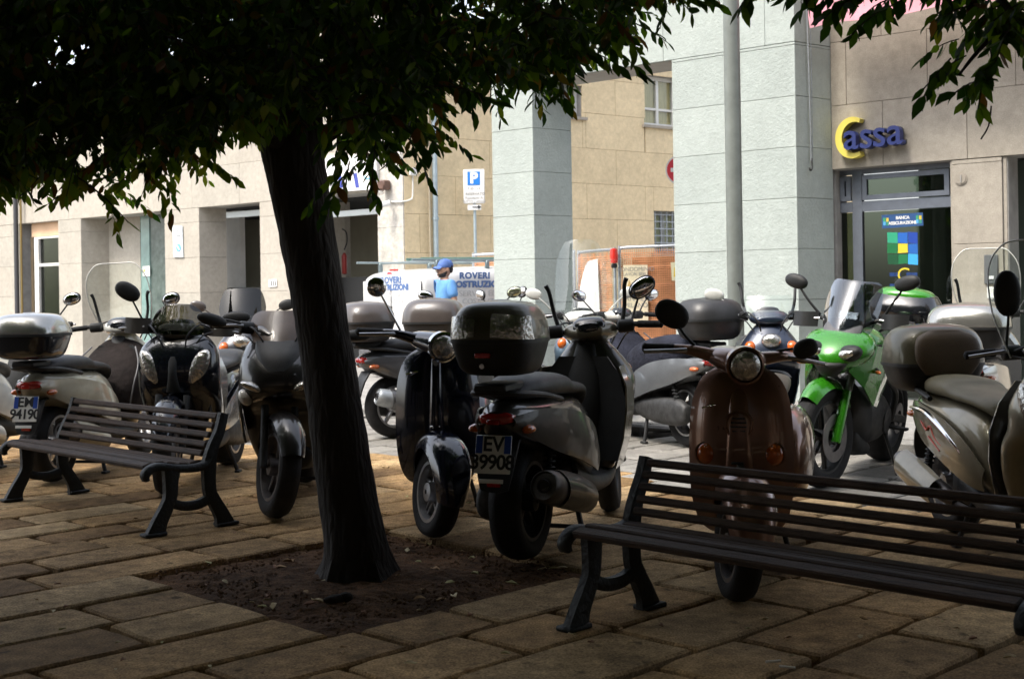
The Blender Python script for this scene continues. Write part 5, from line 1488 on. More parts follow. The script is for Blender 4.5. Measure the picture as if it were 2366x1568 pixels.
    MB(sx @ T(.535, 0, .905) @ Matrix.Rotation(R(6), 4, 'Y')).lathe([(.064, -.03), (.076, -.03), (.077, .006), (.068, .012), (.064, .004)], axis='x', k=30).build('headlight_ring', chrome if ind == 'long' else (headm or body), h_, 50)
    for s in (-1, 1):
        MB(sx).tube([(.40, s * .10, .93), (.37, s * .19, .945), (.33, s * .25, .945)], [.03, .022, .018], 10).build('handlebar', headm or body, root)
        m = MB(sx); m.tube([(.335, s * .24, .945), (.295, s * .355, .938)], .019, 12, sub=1); m.ell((.293, s * .36, .938), (.021, .014, .021)); m.build('grip', rubber, root)
        MB(sx).tube([(.40, s * .21, .945), (.405, s * .26, .94), (.36, s * .375, .925)], [.009, .008, .009], 8).build('brake_lever', alu, root)
    for s in mirs:
        if mir == 'round':
            mirror(root, (.37, s * .17, .965), (.37, s * .315, 1.165), (.018, .050, .050), mirm, sx, rs=.0055, bend=(.38, s * .235, 1.05), tilt=0)
        else:
            mirror(root, (.37, s * .17, .965), (.375, s * .275, 1.085) if s < 0 else (.42, .275, .985), (.022, .075, .055) if s < 0 else (.020, .054, .040), blackp, sx, rs=.0055, bend=(.39, s * .225, 1.01) if s < 0 else (.40, .23, .98), tilt=s * .45)
    m = MB()
    for s in (-1, 1): m.tube([(-.20, s * .09, .24), (-.23, s * .13, .10), (-.24, s * .15, .014)], .012, 8); m.box((-.245, s * .155, .010), (.06, .035, .018), None, .004)
    m.build('centre_stand', blackp, root)
    if box: top_box(root, box.get('x', -.95), .80, box['w'], .36, .26, box['base'], box['lid'], False)
    return root
# ---- motorcycle
def motorcycle(label, anchor, heading, st=0.0, lean=0.0, scale=1.0):
    green = paint('bright_green_paint', (.030, .225, .008), .15, .25, var=.05)
    root = thing('parked_motorcycle', label, 'motorcycle')
    place(root, anchor, .71, heading, lean, scale)
    sx = steer_xf((.40, 0, .95), (.68, 0, .31), -st)
    wheel(root, 'rear_wheel', (-.70, 0, .315), .315, .17, spokes=6, rimm=blackp, rr=.70)
    wheel(root, 'front_wheel', (.71, 0, .315), .315, .125, sx, spokes=6, rimm=blackp, rr=.72)
    m = MB(sx)
    for s in (-1, 1): m.tube([(.60, s * .10, .55), (.44, s * .10, .95)], .022, 10, sub=1)
    m.box((.53, 0, .73), (.07, .26, .04), Matrix.Rotation(R(-22), 3, 'Y'), .01); m.box((.44, 0, .93), (.08, .27, .03), Matrix.Rotation(R(-22), 3, 'Y'), .01)
    m.build('fork', alu, root)
    for s in (-1, 1):
        MB(sx).tube([(.725, s * .10, .29), (.70, s * .10, .36), (.60, s * .10, .60)], [.030, .034, .030], 12, sub=1).build('fork_leg', green, root)
        MB(sx).lathe([(.085, s * .082), (.150, s * .082), (.150, s * .087), (.085, s * .087)], (.71, 0, .315), k=30).build('brake_disc', alud, root)
        MB(sx).box((.64, s * .09, .40), (.07, .03, .10), Matrix.Rotation(R(-20), 3, 'Y'), .008).build('brake_caliper', blackp, root)
    g_ = []
    for i in range(13):
        a = R(48 + 96 * i / 12); row = []
        tp = .7 + .3 * math.sin(math.pi * i / 12)
        for j in range(9):
            u = -1 + .25 * j
            rr = .345 + .02 * math.sin(math.pi * i / 12) - .06 * abs(u) ** 2.2
            row.append((.71 + rr * math.cos(a), .085 * tp * u, .315 + rr * math.sin(a)))
        g_.append(row)
    MB(sx).sheet(g_, .006).build('front_mudguard', green, root, 50)
    # nose
    MB().sec([(.715, .62, .73, .06, 1.9), (.76, .50, .78, .14, 1.8), (.82, .42, .78, .205, 1.8), (.89, .40, .73, .225, 1.8), (.95, .40, .65, .19, 1.9), (.985, .42, .56, .10, 2)], 'z', 22, 3, .006).build('front_fairing', green, root, 30)
    for s in (-1, 1):
        MB().ell((.690, s * .082, .838), (.066, .135, .056), Matrix.Rotation(s * R(20), 3, 'X') @ Matrix.Rotation(s * R(-32), 3, 'Z'), 18, 10, 2.0).build('headlight_surround', blackp, root, 50)
        MB().ell((.700, s * .080, .836), (.066, .118, .042), Matrix.Rotation(s * R(20), 3, 'X') @ Matrix.Rotation(s * R(-32), 3, 'Z'), 18, 10, 2.0).build('headlight', clearl, root, 50)
        g_ = [[(.62 - .34 * v, s * (.14 + .10 * v - .04 * v * v), z + dz * v) for v in (0, .2, .4, .6, .8, 1)] for z, dz in ((.78, -.06), (.84, -.02), (.90, -.0))]
        MB().sheet(g_, .012).build('fairing_blade', blackp, root, 50)
        g_ = []
        for (x, z0, z1, y) in spline([(.62, .74, .90, .15), (.50, .64, .90, .22), (.36, .52, .88, .25), (.22, .50, .80, .235), (.12, .50, .66, .20)], 1):
            g_.append([(x + .10 * (1 - v), s * (y - .03 * (1 - v) ** 2), z0 + (z1 - z0) * v) for v in (0, .25, .5, .75, 1)])
        sp = MB().sheet(g_ if s > 0 else [r[::-1] for r in g_], .010).build('side_fairing', green, root, 12)
        MB().ell((.36, s * .225, .765), (.035, .008, .012), Matrix.Rotation(R(10), 3, 'Y')).build('side_emblem', whitel, sp)
        MB().ell((.52, s * .24, .74), (.05, .02, .014), Matrix.Rotation(s * R(30), 3, 'Z')).build('indicator', orangel, root)
        MB().tube([(.48, s * .12, .82), (.50, s * .24, .745)], .010, 6, sub=1).build('indicator_arm', blackp, root)
    MB().sec([(.70, .69, .775, .05, 2), (.765, .68, .80, .10, 2), (.79, .68, .775, .11, 2)], 'z', 18, 3, .006).build('nose_beak', blackp, root)
    MB().sec([(.955, .52, .62, .12, 2.2), (1.0, .47, .57, .12, 2.2), (1.04, .44, .51, .10, 2)], 'z', 18, 3, .006).build('dash_cowl', greyp, root, 45)
    screen(root, [(.93, .615, .135, .13), (1.03, .57, .165, .15), (1.15, .495, .175, .14), (1.26, .415, .155, .10), (1.285, .395, .125, .07)], glass('touring_screen', (.50, .53, .56), 2.2), t=.005)
    MB().box((.45, 0, 1.05), (.03, .14, .09), Matrix.Rotation(R(-30), 3, 'Y'), .01).build('instrument_panel', glossk, root)
    # tank, seat, tail, box
    MB().sec([(.36, .74, .90, .10, 2.4), (.26, .70, .97, .165, 2.5), (.10, .68, .985, .17, 2.5), (-.08, .70, .90, .12, 2.4), (-.14, .70, .84, .09, 2.3)], 'x', 24, 4, .02).build('fuel_tank', green, root, 45)
    MB().sec([(.0, .76, .85, .09, 2.5), (-.20, .74, .82, .14, 2.8), (-.40, .75, .84, .15, 2.8), (-.52, .79, .89, .14, 2.8), (-.80, .82, .90, .11, 2.5)], 'x', 22, 4, .02).build('seat', vinyl, root, 50)
    MB().sec([(-.25, .62, .75, .12, 2.6), (-.55, .70, .80, .115, 2.5), (-.92, .78, .84, .05, 2.2)], 'x', 20, 4, .02).build('tail', green, root, 45)
    MB().ell((-.93, 0, .80), (.03, .06, .025)).build('tail_light', redl, root)
    # engine, frame, exhaust
    m = MB(); m.sec([(-.20, .26, .50, .16, 3), (.0, .22, .58, .19, 3), (.18, .24, .58, .17, 3), (.28, .34, .56, .13, 3)], 'x', 20, 3)
    for s in (-1, 1): m.lathe([(0, s * .19), (.085, s * .195), (.09, s * .15), (0, s * .15)], (-.02, 0, .38), k=20, closed=False)
    m.build('engine', engine, root)
    m = MB()
    for s in (-1, 1):
        m.tube([(.40, s * .05, .88), (.20, s * .18, .70), (-.15, s * .19, .56), (-.22, s * .16, .36)], .022, 8)
        m.tube([(-.15, s * .17, .60), (-.55, s * .13, .72), (-.85, s * .09, .78)], .016, 8)
        m.tube([(-.20, s * .13, .36), (-.45, s * .125, .35), (-.70, s * .12, .315)], .028, 8)
        m.box((-.10, s * .24, .33), (.06, .14, .02), None, .005); m.tube([(-.10, s * .16, .34), (-.10, s * .3, .33)], .012, 6)
    m.build('frame', blackp, root)
    m = MB(); m.tube([(.28, -.06, .45), (.34, -.06, .32), (.25, -.06, .20), (.05, -.08, .17), (-.20, -.14, .19)], .024, 10); m.tube([(.28, .06, .45), (.34, .06, .32), (.25, .06, .20), (.05, -.04, .17)], .024, 10)
    m.tube([(-.18, -.14, .19), (-.35, -.15, .25), (-.55, -.155, .28)], [.04, .062, .05], 14)
    m.build('exhaust', mat('brown_header', (.10, .07, .05), .4, metal=.8), root)
    MB().sec([(.14, .20, .52, .15, 3), (.30, .26, .60, .16, 2.6), (.40, .36, .66, .12, 2.4)], 'x', 20, 3).build('radiator_cowl', blackp, root)
    MB().sec([(.10, .14, .24, .13, 3), (.28, .16, .34, .12, 3), (.34, .24, .36, .10, 3)], 'x', 18, 3).build('belly_pan', blackp, root)
    # handlebar
    hb = MB(sx); hb.tube([(.33, -.38, 1.02), (.37, -.22, 1.045), (.41, -.06, .985), (.41, .06, .985), (.37, .22, 1.045), (.33, .38, 1.02)], .013, 10)
    hb.build('handlebar', blackp, root)
    for s in (-1, 1):
        MB(sx).tube([(.348, s * .27, 1.035), (.32, s * .40, 1.015)], .02, 12, sub=1).build('grip', rubber, root)
        MB(sx).tube([(.40, s * .21, 1.04), (.405, s * .28, 1.035), (.36, s * .40, 1.015)], .008, 6).build('brake_lever', alu, root)
        g_ = [[(.455 - .06 * abs(u - .1) ** 1.5 - .015 * v, s * (.30 + .10 * u), .985 + .095 * v) for u in (-.8, -.4, 0, .3, .6, 1)] for v in (0, .33, .66, 1)]
        MB(sx).sheet(g_ if s < 0 else [r[::-1] for r in g_], .012).build('hand_guard', blackp, root, 50)
        mirror(root, (.37, s * .22, 1.06), (.40, s * .385, 1.275), (.030, .085, .048), blackp, sx, rs=.008, tilt=s * .25, bend=(.40, s * .30, 1.16))
        MB().box((-.45, s * .255, .60), (.03, .03, .03), None, .005).build('pannier_mount', steel, root)
    kr = MB(); kr.tube([(-.58, -.14, .80), (-.86, -.15, .90), (-1.10, -.11, .92), (-1.10, .11, .92), (-.86, .15, .90), (-.58, .14, .80)], .012, 8); kr.box((-.95, 0, .93), (.24, .18, .03), None, .008); kr.build('rear_rack', blackp, root)
    b_ = MB().sec([(.95, -1.10, -.78, .17, 3), (.98, -1.14, -.75, .215, 3.2), (1.06, -1.18, -.72, .245, 3.2), (1.12, -1.16, -.73, .245, 3.0), (1.19, -1.10, -.78, .21, 2.6)], 'z', 30, 4, .01).build('top_box', glossk, root, 45)
    MB().sec([(1.135, -1.09, -.77, .215, 2.6), (1.19, -1.08, -.77, .205, 2.5), (1.225, -1.04, -.80, .16, 2.4), (1.24, -1.0, -.85, .08, 2.2)], 'z', 28, 4, .004).build('lid', green, b_, 45)
    MB().tube([(-.05, .17, .30), (.0, .26, .14), (.04, .32, .015)], .012, 8).build('side_stand', blackp, root)
    return root
# ------------------------------------------------------------------ instances
silver_lid = paint('silver_lid', (.40, .395, .37), .75, .22)
beige_p = paint('beige_white_paint', (.40, .365, .265), .15, .35)
whitep = paint('white_scooter_paint', (.62, .62, .58), .05, .3)
graphite = paint('graphite_paint', (.10, .10, .105), .5, .35)
navyp = paint('navy_paint', (.006, .008, .020), .2, .16, var=.05)
copper = paint('copper_brown_paint', (.215, .105, .065), .55, .28)
olive_lid = paint('olive_lid', (.075, .067, .038), .35, .40, coat=.6)
olivep = paint('olive_grey_paint', (.20, .18, .125), .5, .42)
dullgrey = paint('dull_grey_paint', (.17, .18, .19), .5, .40)
bluegrey = paint('blue_grey_paint', (.10, .15, .20), .4, .35)
darkbox = mat('box_grey', (.032, .032, .034), .42, var=.25, vscale=9, bump=.04, bscale=200)
brownlid = mat('box_brown_grey', (.075, .063, .058), .28, coat=.5, var=.15, vscale=7)
tallscr = [(1.06, .50, .20, .07), (1.20, .45, .235, .09), (1.36, .38, .225, .08), (1.46, .34, .16, .05), (1.48, .33, .10, .03)]
# G: nearest, rear towards the camera
scooter('bronze scooter seen from behind with plate EV 39908 and a big olive top box', gp(1208, 1290), 'r', (.42, 1.10), main=paint('dark_bronze_paint', (.035, .032, .026), .4, .35), side=paint('dark_olive_panel', (.050, .043, .030), .2, .5, coat=.35), legm=blackp,
        box=dict(lid=olive_lid, base=blackp, w=.375, z=.86, x=-.90, d=.42, h=.315, lidh=.56), mirrors=[dict(s=-1, y=.29, z=1.205, x=.42, rad=(.022, .080, .052), tilt=-.55)], stalks=True, plate=('EV', '39908'), shm=olivep, exm=mat('burnt_steel', (.14, .13, .12), .45, metal=.8, var=.35), rimm=blackp, headset=olivep, wr=.15, st=R(14), scale=1.0)
# F: navy round-shield scooter
vespa('glossy navy scooter with a chrome round mirror right of the tree trunk', gp(1006, 1240), (-.03, -1), navyp, st=R(27), ind='long', mir='round', mirs=(-1,), scale=1.04, rimm=alu)
# I: copper
vespa('copper brown scooter with round orange indicators standing behind the nearest bench', gp(1705, 1386), (-.26, -.96), copper, st=R(20), ind='round', mir='oval', rimm=alud, seatm=mat('tan_seat', (.20, .16, .10), .5, var=.2), headm=copper)
# D: black maxi scooter beside the trunk
scooter('large black maxi scooter facing the camera with a brown screen left of the tree trunk', gp(645, 1195), 'f', (.05, -1), main=paint('black_brown_paint', (.012, .010, .009), .4, .30), side=paint('dark_olive_paint', (.05, .044, .030), .4, .4), nose='slit', st=R(24), rf=.275, wf=.12, rimm=alud,
        scr=dict(rows=[(.95, .56, .15, .08), (1.03, .50, .18, .10), (1.10, .44, .165, .09), (1.125, .42, .12, .06)], m=brown_sc, steer=False, t=.006), mirrors=[dict(s=-1, y=.42, z=1.035, x=.50, rad=(.028, .085, .034), tilt=-.15), dict(s=1, y=.42, z=1.035, x=.50, rad=(.028, .085, .034), tilt=.15)], spokes=5)
# C: navy black with leaf lamps
scooter('black scooter with two leaf shaped headlights and a smoked screen behind the left bench', gp(390, 1140), 'f', (-.06, -1), main=paint('blue_black_paint', (.008, .010, .016), .3, .16), side=silver_lid, nose='leaf', st=R(10), guards=True, legm=mat('dark_guard', (.05, .045, .04), .35, coat=.4),
        scr=dict(rows=[(.98, .52, .15, .05), (1.05, .49, .165, .06), (1.12, .45, .14, .05), (1.165, .425, .08, .02), (1.17, .42, .03, .01)], m=smoke_sc), mirrors=[dict(s=-1, y=.33, z=1.24, x=.42, rad=(.025, .085, .055), tilt=-.5), dict(s=1, y=.36, z=1.10, x=.46, rad=(.025, .09, .04), tilt=.1)])
# B: beige, rear towards the camera at the left
scooter('beige scooter seen from behind with plate EM 94190 and a silver topped box', gp(124, 1112), 'r', (.15, 1), main=beige_p, side=beige_p, under=blackp, box=dict(lid=silver_lid, base=glossk, w=.44, z=.84, x=-.93, d=.44, h=.29, refl=False, lidh=.50), plate=('EM', '94190'), apron=cloth_b, stalks=True, headset=whitep,
        scr=dict(rows=tallscr, m=clear_sc, edge=offw_m), mirrors=[dict(s=-1, y=.37, z=1.19, x=.40, rad=(.022, .07, .05), tilt=-.3)], st=R(8))
# A: white at the left edge
scooter('white scooter cut by the left edge of the photo behind the left bench', gp(-120, 1098), 'r', (.16, 1), main=whitep, side=whitep, legm=whitep, mirrors=[dict(s=-1, y=.36, z=1.20), dict(s=1, y=.36, z=1.20)], st=R(10), plate=None)
# L: champagne facing the camera at the right
L_root = scooter('champagne scooter with a red script on its side behind the nearest bench', (2.16, 6.30), 'r', (.10, -1), main=champ, side=champ, under=blackp, seatm=mat('champagne_seat', (.16, .14, .085), .5, var=.15, bump=.1, bscale=200), legm=glossk, nose='wing', rf=.29, apron=None,
        box=dict(lid=olive_lid, base=blackp, w=.50, z=.745, x=-.92, d=.42, h=.36, refl=False, backrest=mat('brown_backrest', (.075, .052, .03), .55, var=.2), lidh=.62), mirrors=[dict(s=-1, y=.21, z=1.28, x=.40, rad=(.025, .062, .105), tilt=0)], exm=alud, exl=1.0, scale=.92, st=R(-6), exs=.62,
        scr=dict(rows=[(.99, .50, .22, .07), (1.2, .43, .26, .09), (1.4, .35, .24, .08), (1.50, .31, .17, .05), (1.52, .30, .1, .02)], m=clear_sc, edge=offw_m))
ls = MB(); ls.tube([(-.62, -.198, .60), (-.55, -.202, .56), (-.50, -.204, .585), (-.44, -.205, .53), (-.36, -.205, .50)], .006, 6); ls.tube([(-.52, -.204, .53), (-.38, -.206, .47)], .005, 6)
ls.build('red_script', mat('script_red', (.5, .06, .02), .4), L_root)
MB().tube([(-.80, -.178, .66), (-.60, -.192, .655), (-.40, -.200, .60), (-.22, -.196, .52), (-.08, -.178, .43)], [.008, .014, .016, .014, .008], 8).build('chrome_strip', chrome, L_root)
# J: green motorcycle
motorcycle('bright green touring motorcycle with a tall clear screen and a green lidded top box', gp(1890, 1124), (-.52, -.85), st=R(-12), lean=R(-7), scale=.98)
# H: grey with navy covers
scooter('grey scooter with navy cloth covers and a plate starting DN beside the copper scooter', gp(1597, 1032), 'r', (-.46, .90), main=dullgrey, side=dullgrey, seat_cover=cloth_n, apron=cloth_n, plate=('DN', '80572'), box=dict(lid=darkbox, base=darkbox, w=.48, z=.84, x=-.93, d=.42, h=.31, refl=False), scr=dict(rows=tallscr, m=clear_sc), mirrors=[dict(s=1, y=.36, z=1.18, m=greyp), dict(s=-1, y=.36, z=1.18)], headset=whitep)
# E: grey seen from the rear left, behind the trunk
scooter('dark grey scooter with a red tail light and silver exhaust right behind the tree trunk', (-1.02, 10.9), 'r', (.86, .50), main=graphite, side=graphite, exm=steel, box=dict(lid=brownlid, base=darkbox, w=.50, z=.83, x=-.93, d=.44, h=.33, refl=False), mirrors=[dict(s=1), dict(s=-1)], st=R(5))
# E2: behind the navy scooter
scooter('grey scooter carrying a glossy brown grey top box behind the navy scooter', (-.56, 10.2), 'r', (.18, 1), main=graphite, side=dullgrey, box=dict(lid=brownlid, base=darkbox, w=.46, z=.83, x=-.93, d=.44, h=.35, refl=False), mirrors=[dict(s=1, y=.40, z=1.20, m=greyp), dict(s=-1, y=.40, z=1.22, g=mat('yellowish_mirror', (.5, .52, .36), .1, metal=.9))], plate=('DK', '41277'))
# H2: blue grey with tall screen between the olive box and the copper scooter
scooter('blue grey scooter with a tall clear screen far behind the bronze scooter', (.55, 10.6), 'f', (-.12, -1), main=bluegrey, side=bluegrey, scr=dict(rows=[(1.06, .50, .21, .07), (1.25, .44, .22, .1), (1.48, .36, .205, .09), (1.62, .31, .15, .05), (1.66, .30, .08, .03)], m=clear_sc), mirrors=[dict(s=1, y=.40, z=1.20, m=whitep), dict(s=-1, y=.40, z=1.20, m=whitep)], headset=whitep)
# N: navy with smoked screen and white mirror
scooter('dull navy scooter with one white mirror between the copper scooter and the green motorcycle', (1.88, 9.25), 'f', (-.10, -1), main=paint('dull_navy_paint', (.02, .03, .06), .3, .35), side=bluegrey, stalks=True, scr=dict(rows=[(1.0, .52, .16, .06), (1.08, .48, .20, .08), (1.16, .43, .17, .06)], m=clear_sc), mirrors=[dict(s=-1, y=.40, z=1.17, m=whitep, rad=(.025, .075, .05))])
# K: silver topped box behind the champagne scooter
scooter('silver scooter with a pale silver top box behind the champagne scooter', (3.04, 8.45), 'r', (.42, .9), main=silver_lid, side=silver_lid, box=dict(lid=silver_lid, base=darkbox, w=.50, z=.80, x=-.93, d=.46, h=.30, refl=False), stalks=True, mirrors=[dict(s=-1)], scr=dict(rows=tallscr, m=clear_sc, edge=offw_m), headset=bluegrey)
# O: small dark one far behind, between the two black scooters
scooter('small dark scooter with a smoked screen far behind between the two black scooters', (-2.32, 10.9), 'f', (.12, -1), main=paint('dull_black_paint', (.02, .022, .03), .3, .3), side=bluegrey, scr=dict(rows=[(1.0, .52, .17, .06), (1.12, .47, .20, .08), (1.26, .40, .16, .05), (1.29, .385, .1, .02)], m=smoke_sc), mirrors=[dict(s=-1, y=.38, z=1.14, m=brownlid), dict(s=1, y=.38, z=1.14)])
# ================================================================== trees
bark = bpy.data.materials.new('bark'); bark.use_nodes = True
t = bark.node_tree; bb_ = t.nodes['Principled BSDF']
g = t.nodes.new('ShaderNodeNewGeometry'); mp = t.nodes.new('ShaderNodeMapping'); mp.inputs['Scale'].default_value = (30, 30, 7)
vo = t.nodes.new('ShaderNodeTexVoronoi'); vo.feature = 'DISTANCE_TO_EDGE'; vo.inputs['Scale'].default_value = 1
nz_ = t.nodes.new('ShaderNodeTexNoise'); nz_.inputs['Scale'].default_value = 1.2; nz_.inputs['Detail'].default_value = 6
rp = t.nodes.new('ShaderNodeValToRGB'); rp.color_ramp.elements[0].color = (.008, .0065, .005, 1); rp.color_ramp.elements[1].color = (.034, .026, .02, 1)
bp = t.nodes.new('ShaderNodeBump'); bp.inputs['Strength'].default_value = 1; bp.inputs['Distance'].default_value = .02
ad = t.nodes.new('ShaderNodeMath'); ad.operation = 'ADD'
t.links.new(g.outputs['Position'], mp.inputs[0]); t.links.new(mp.outputs[0], vo.inputs['Vector']); t.links.new(mp.outputs[0], nz_.inputs['Vector'])
t.links.new(vo.outputs['Distance'], ad.inputs[0]); t.links.new(nz_.outputs['Fac'], ad.inputs[1]); t.links.new(ad.outputs[0], bp.inputs['Height']); t.links.new(nz_.outputs['Fac'], rp.inputs[0])
t.links.new(rp.outputs[0], bb_.inputs['Base Color']); t.links.new(bp.outputs[0], bb_.inputs['Normal']); bb_.inputs['Roughness'].default_value = .9
def leafmat():
    m = bpy.data.materials.new('leaf'); m.use_nodes = True; t = m.node_tree; L = t.links.new
    b = t.nodes['Principled BSDF']; out = [n for n in t.nodes if n.type == 'OUTPUT_MATERIAL'][0]
    at = t.nodes.new('ShaderNodeAttribute'); at.attribute_name = 'hue'
    r = t.nodes.new('ShaderNodeValToRGB'); e = r.color_ramp.elements
    e[0].position = 0; e[0].color = (.009, .019, .007, 1); e[1].position = 1; e[1].color = (.075, .030, .018, 1)
    for p_, c in ((.35, (.013, .031, .008, 1)), (.70, (.085, .125, .018, 1)), (.90, (.12, .11, .022, 1)), (.94, (.080, .036, .018, 1))):
        q_ = e.new(p_); q_.color = c
    L(at.outputs['Fac'], r.inputs['Fac']); L(r.outputs['Color'], b.inputs['Base Color'])
    b.inputs['Roughness'].default_value = .5; b.inputs['Specular IOR Level'].default_value = .25
    tr = t.nodes.new('ShaderNodeBsdfTranslucent')
    vm = t.nodes.new('ShaderNodeVectorMath'); vm.operation = 'MULTIPLY'; vm.inputs[1].default_value = (2.0, 2.4, .7)
    L(r.outputs['Color'], vm.inputs[0]); L(vm.outputs[0], tr.inputs[0])
    mx = t.nodes.new('ShaderNodeMixShader'); mx.inputs[0].default_value = .6
    L(b.outputs[0], mx.inputs[1]); L(tr.outputs[0], mx.inputs[2]); L(mx.outputs[0], out.inputs[0])
    return m
leaf_m = leafmat()
# one leaf along +x: outline with a fold and a drooping tip
LV = np.array([(0, 0, 0), (.22, -.16, .035), (.22, 0, 0), (.22, .16, .035), (.55, -.22, .03), (.55, 0, -.015), (.55, .22, .03), (.82, -.11, -.02), (.82, 0, -.06), (.82, .11, -.02), (1.0, 0, -.13)])
LF = [(0, 1, 2), (0, 2, 3), (1, 4, 5, 2), (2, 5, 6, 3), (4, 7, 8, 5), (5, 8, 9, 6), (7, 10, 8), (8, 10, 9)]
rng = np.random.default_rng(12)
def leaf_frames(P, D, size):
    """P base points, D directions -> vertices of all the leaves"""
    n = len(P); D = D / np.linalg.norm(D, axis=1, keepdims=True)
    up = rng.normal(size=(n, 3)) * .55 + np.array([0, 0, 1.0])
    Y = np.cross(up, D); Y /= np.linalg.norm(Y, axis=1, keepdims=True); Z = np.cross(D, Y)
    s = size[:, None, None]
    wv = rng.uniform(.8, 1.15, n)[:, None, None]
    cv = rng.uniform(-.6, 1.6, n)[:, None, None]
    return P[:, None, :] + s * (LV[None, :, 0:1] * D[:, None, :] + LV[None, :, 1:2] * wv * Y[:, None, :] + LV[None, :, 2:3] * cv * Z[:, None, :])
def foliage(name, verts, hue, parent, faces=LF):
    n, k = verts.shape[:2]
    me = bpy.data.meshes.new(name)
    tot = sum(len(f) for f in faces)
    me.vertices.add(n * k); me.vertices.foreach_set('co', verts.reshape(-1).astype(np.float32))
    idx = np.concatenate([np.array(f) for f in faces])
    al = (idx[None, :] + (np.arange(n) * k)[:, None]).reshape(-1)
    me.loops.add(n * tot); me.loops.foreach_set('vertex_index', al.astype(np.int32))
    ls_ = np.array([len(f) for f in faces]); st0 = np.concatenate([[0], np.cumsum(ls_)[:-1]])
    me.polygons.add(n * len(faces))
    me.polygons.foreach_set('loop_start', (st0[None, :] + (np.arange(n) * tot)[:, None]).reshape(-1).astype(np.int32))
    me.polygons.foreach_set('loop_total', np.tile(ls_, n).astype(np.int32))
    me.update(calc_edges=True); me.validate()
    at = me.attributes.new('hue', 'FLOAT', 'FACE'); at.data.foreach_set('value', np.repeat(hue, len(faces)).astype(np.float32))
    me.polygons.foreach_set('use_smooth', [True] * len(me.polygons))
    me.materials.append(leaf_m)
    o = bpy.data.objects.new(name, me); COL.objects.link(o)
    if parent: o.parent = parent
    return o
def hues(n, brown=.06):
    h = np.clip(rng.normal(.38, .2, n), 0, .88); b = rng.random(n) < brown
    h[b] = rng.uniform(.92, 1.0, b.sum()); return h
def sprig_leaves(tips, dirs, nl=12, length=.30, size=.082, droop=.9):
    """leaves along drooping twigs; returns base points, directions, twig polylines"""
    P, D, TW, OW = [], [], [], []
    for k, (o, d) in enumerate(zip(tips, dirs)):
        d = np.array(d) / np.linalg.norm(d); pts = []
        p = np.array(o, float); L = length * rng.uniform(.7, 1.25)
        for i in range(6):
            pts.append(p.copy()); d2 = d + np.array([0, 0, -droop * .16 * i]); d2 /= np.linalg.norm(d2); p = p + d2 * L / 5
        TW.append(pts)
        for i in range(nl):
            f = (i + .6) / nl * 4.99; a = int(f); q_ = pts[a] * (1 - f + a) + pts[min(a + 1, 5)] * (f - a)
            tdir = pts[min(a + 1, 5)] - pts[max(a - 1, 0)]; tdir /= np.linalg.norm(tdir)
            side_ = np.cross(tdir, [0, 0, 1.0]); ns = np.linalg.norm(side_)
            side_ = side_ / ns if ns > 1e-3 else np.array([1.0, 0, 0])
            dd = tdir * rng.uniform(.2, .8) + side_ * (1 if i % 2 else -1) * rng.uniform(.3, 1.0) + np.array([0, 0, -rng.uniform(.15, 1.3)]) + rng.normal(size=3) * .2
            if i == nl - 1: dd = tdir + rng.normal(size=3) * .2
            P.append(q_); D.append(dd); OW.append(k)
    return np.array(P), np.array(D), TW, np.array(OW)
def trunk_mesh(mb, pts, rad, k=22, amp=.08, seed=0):
    q_ = spline([tuple(p) + (r,) for p, r in zip(pts, rad)], 8)
    rings = []
    for p in q_:
        ring = []
        for j in range(k):
            a = 2 * math.pi * j / k
            fl = max(0, 1 - (p[2] - q_[0][2]) / .34) ** 2
            r = p[3] * (1 + fl * .28 * max(0, math.sin(a * 5 + seed)) + .05 * fl * math.sin(a * 11)) * (1 + amp * mnoise.noise(V((math.cos(a) * 1.6 + seed, math.sin(a) * 1.6, p[2] * 1.3))) + .06 * mnoise.noise(V((math.cos(a) * 7, math.sin(a) * 7 + seed, p[2] * 9))))
            ring.append((p[0] + r * math.cos(a), p[1] + r * math.sin(a), p[2]))
        rings.append(ring)
    return mb.loft(rings)
# ---- the big leaning tree
base = gp(828, 1318); D0 = base.y
def tp(x, y, d): return pd(x, y, d)
tree = thing('leaning_tree', 'dark leaning tree growing from the soil pit between the two benches', 'tree', (base.x, base.y, 0))
cent = [(830, 1362, 5.58), (828, 1318, 5.58), (822, 1255, 5.58), (797, 1100, 5.60), (768, 900, 5.62), (738, 710, 5.64), (705, 520, 5.66), (680, 370, 5.68), (667, 240, 5.70), (662, 120, 5.72), (655, -60, 5.75)]
wid = [235, 176, 146, 134, 126, 124, 130, 140, 148, 150, 140]
pts = [tp(*c) for c in cent]; rad = [w / 2 / FPX * c[2] for w, c in zip(wid, cent)]
pts[0].z = -.08
tk = MB(); trunk_mesh(tk, pts, rad, 26, .06)
trunk = loc(tk.build('trunk', bark, None, 60), tree)
top = pts[-1]
limbs = [(pts[8], (-1.2, .3, .75), 2.4, .10), (pts[8], (1.25, -.1, .8), 2.3, .09), (pts[9], (.2, -1.1, .8), 2.3, .085), (pts[9], (-.3, 1.1, .9), 2.2, .085), (top, (-.3, -.4, 1), 2.0, .09), (top, (.5, .4, 1), 2.0, .085), (pts[7], (-.9, -.6, .35), 1.5, .05), (pts[7], (.9, .2, .32), 1.5, .045), (top, (-1.0, -.9, .8), 2.2, .07), (top, (1.0, -.9, .7), 2.2, .07)]
lb_pts = []
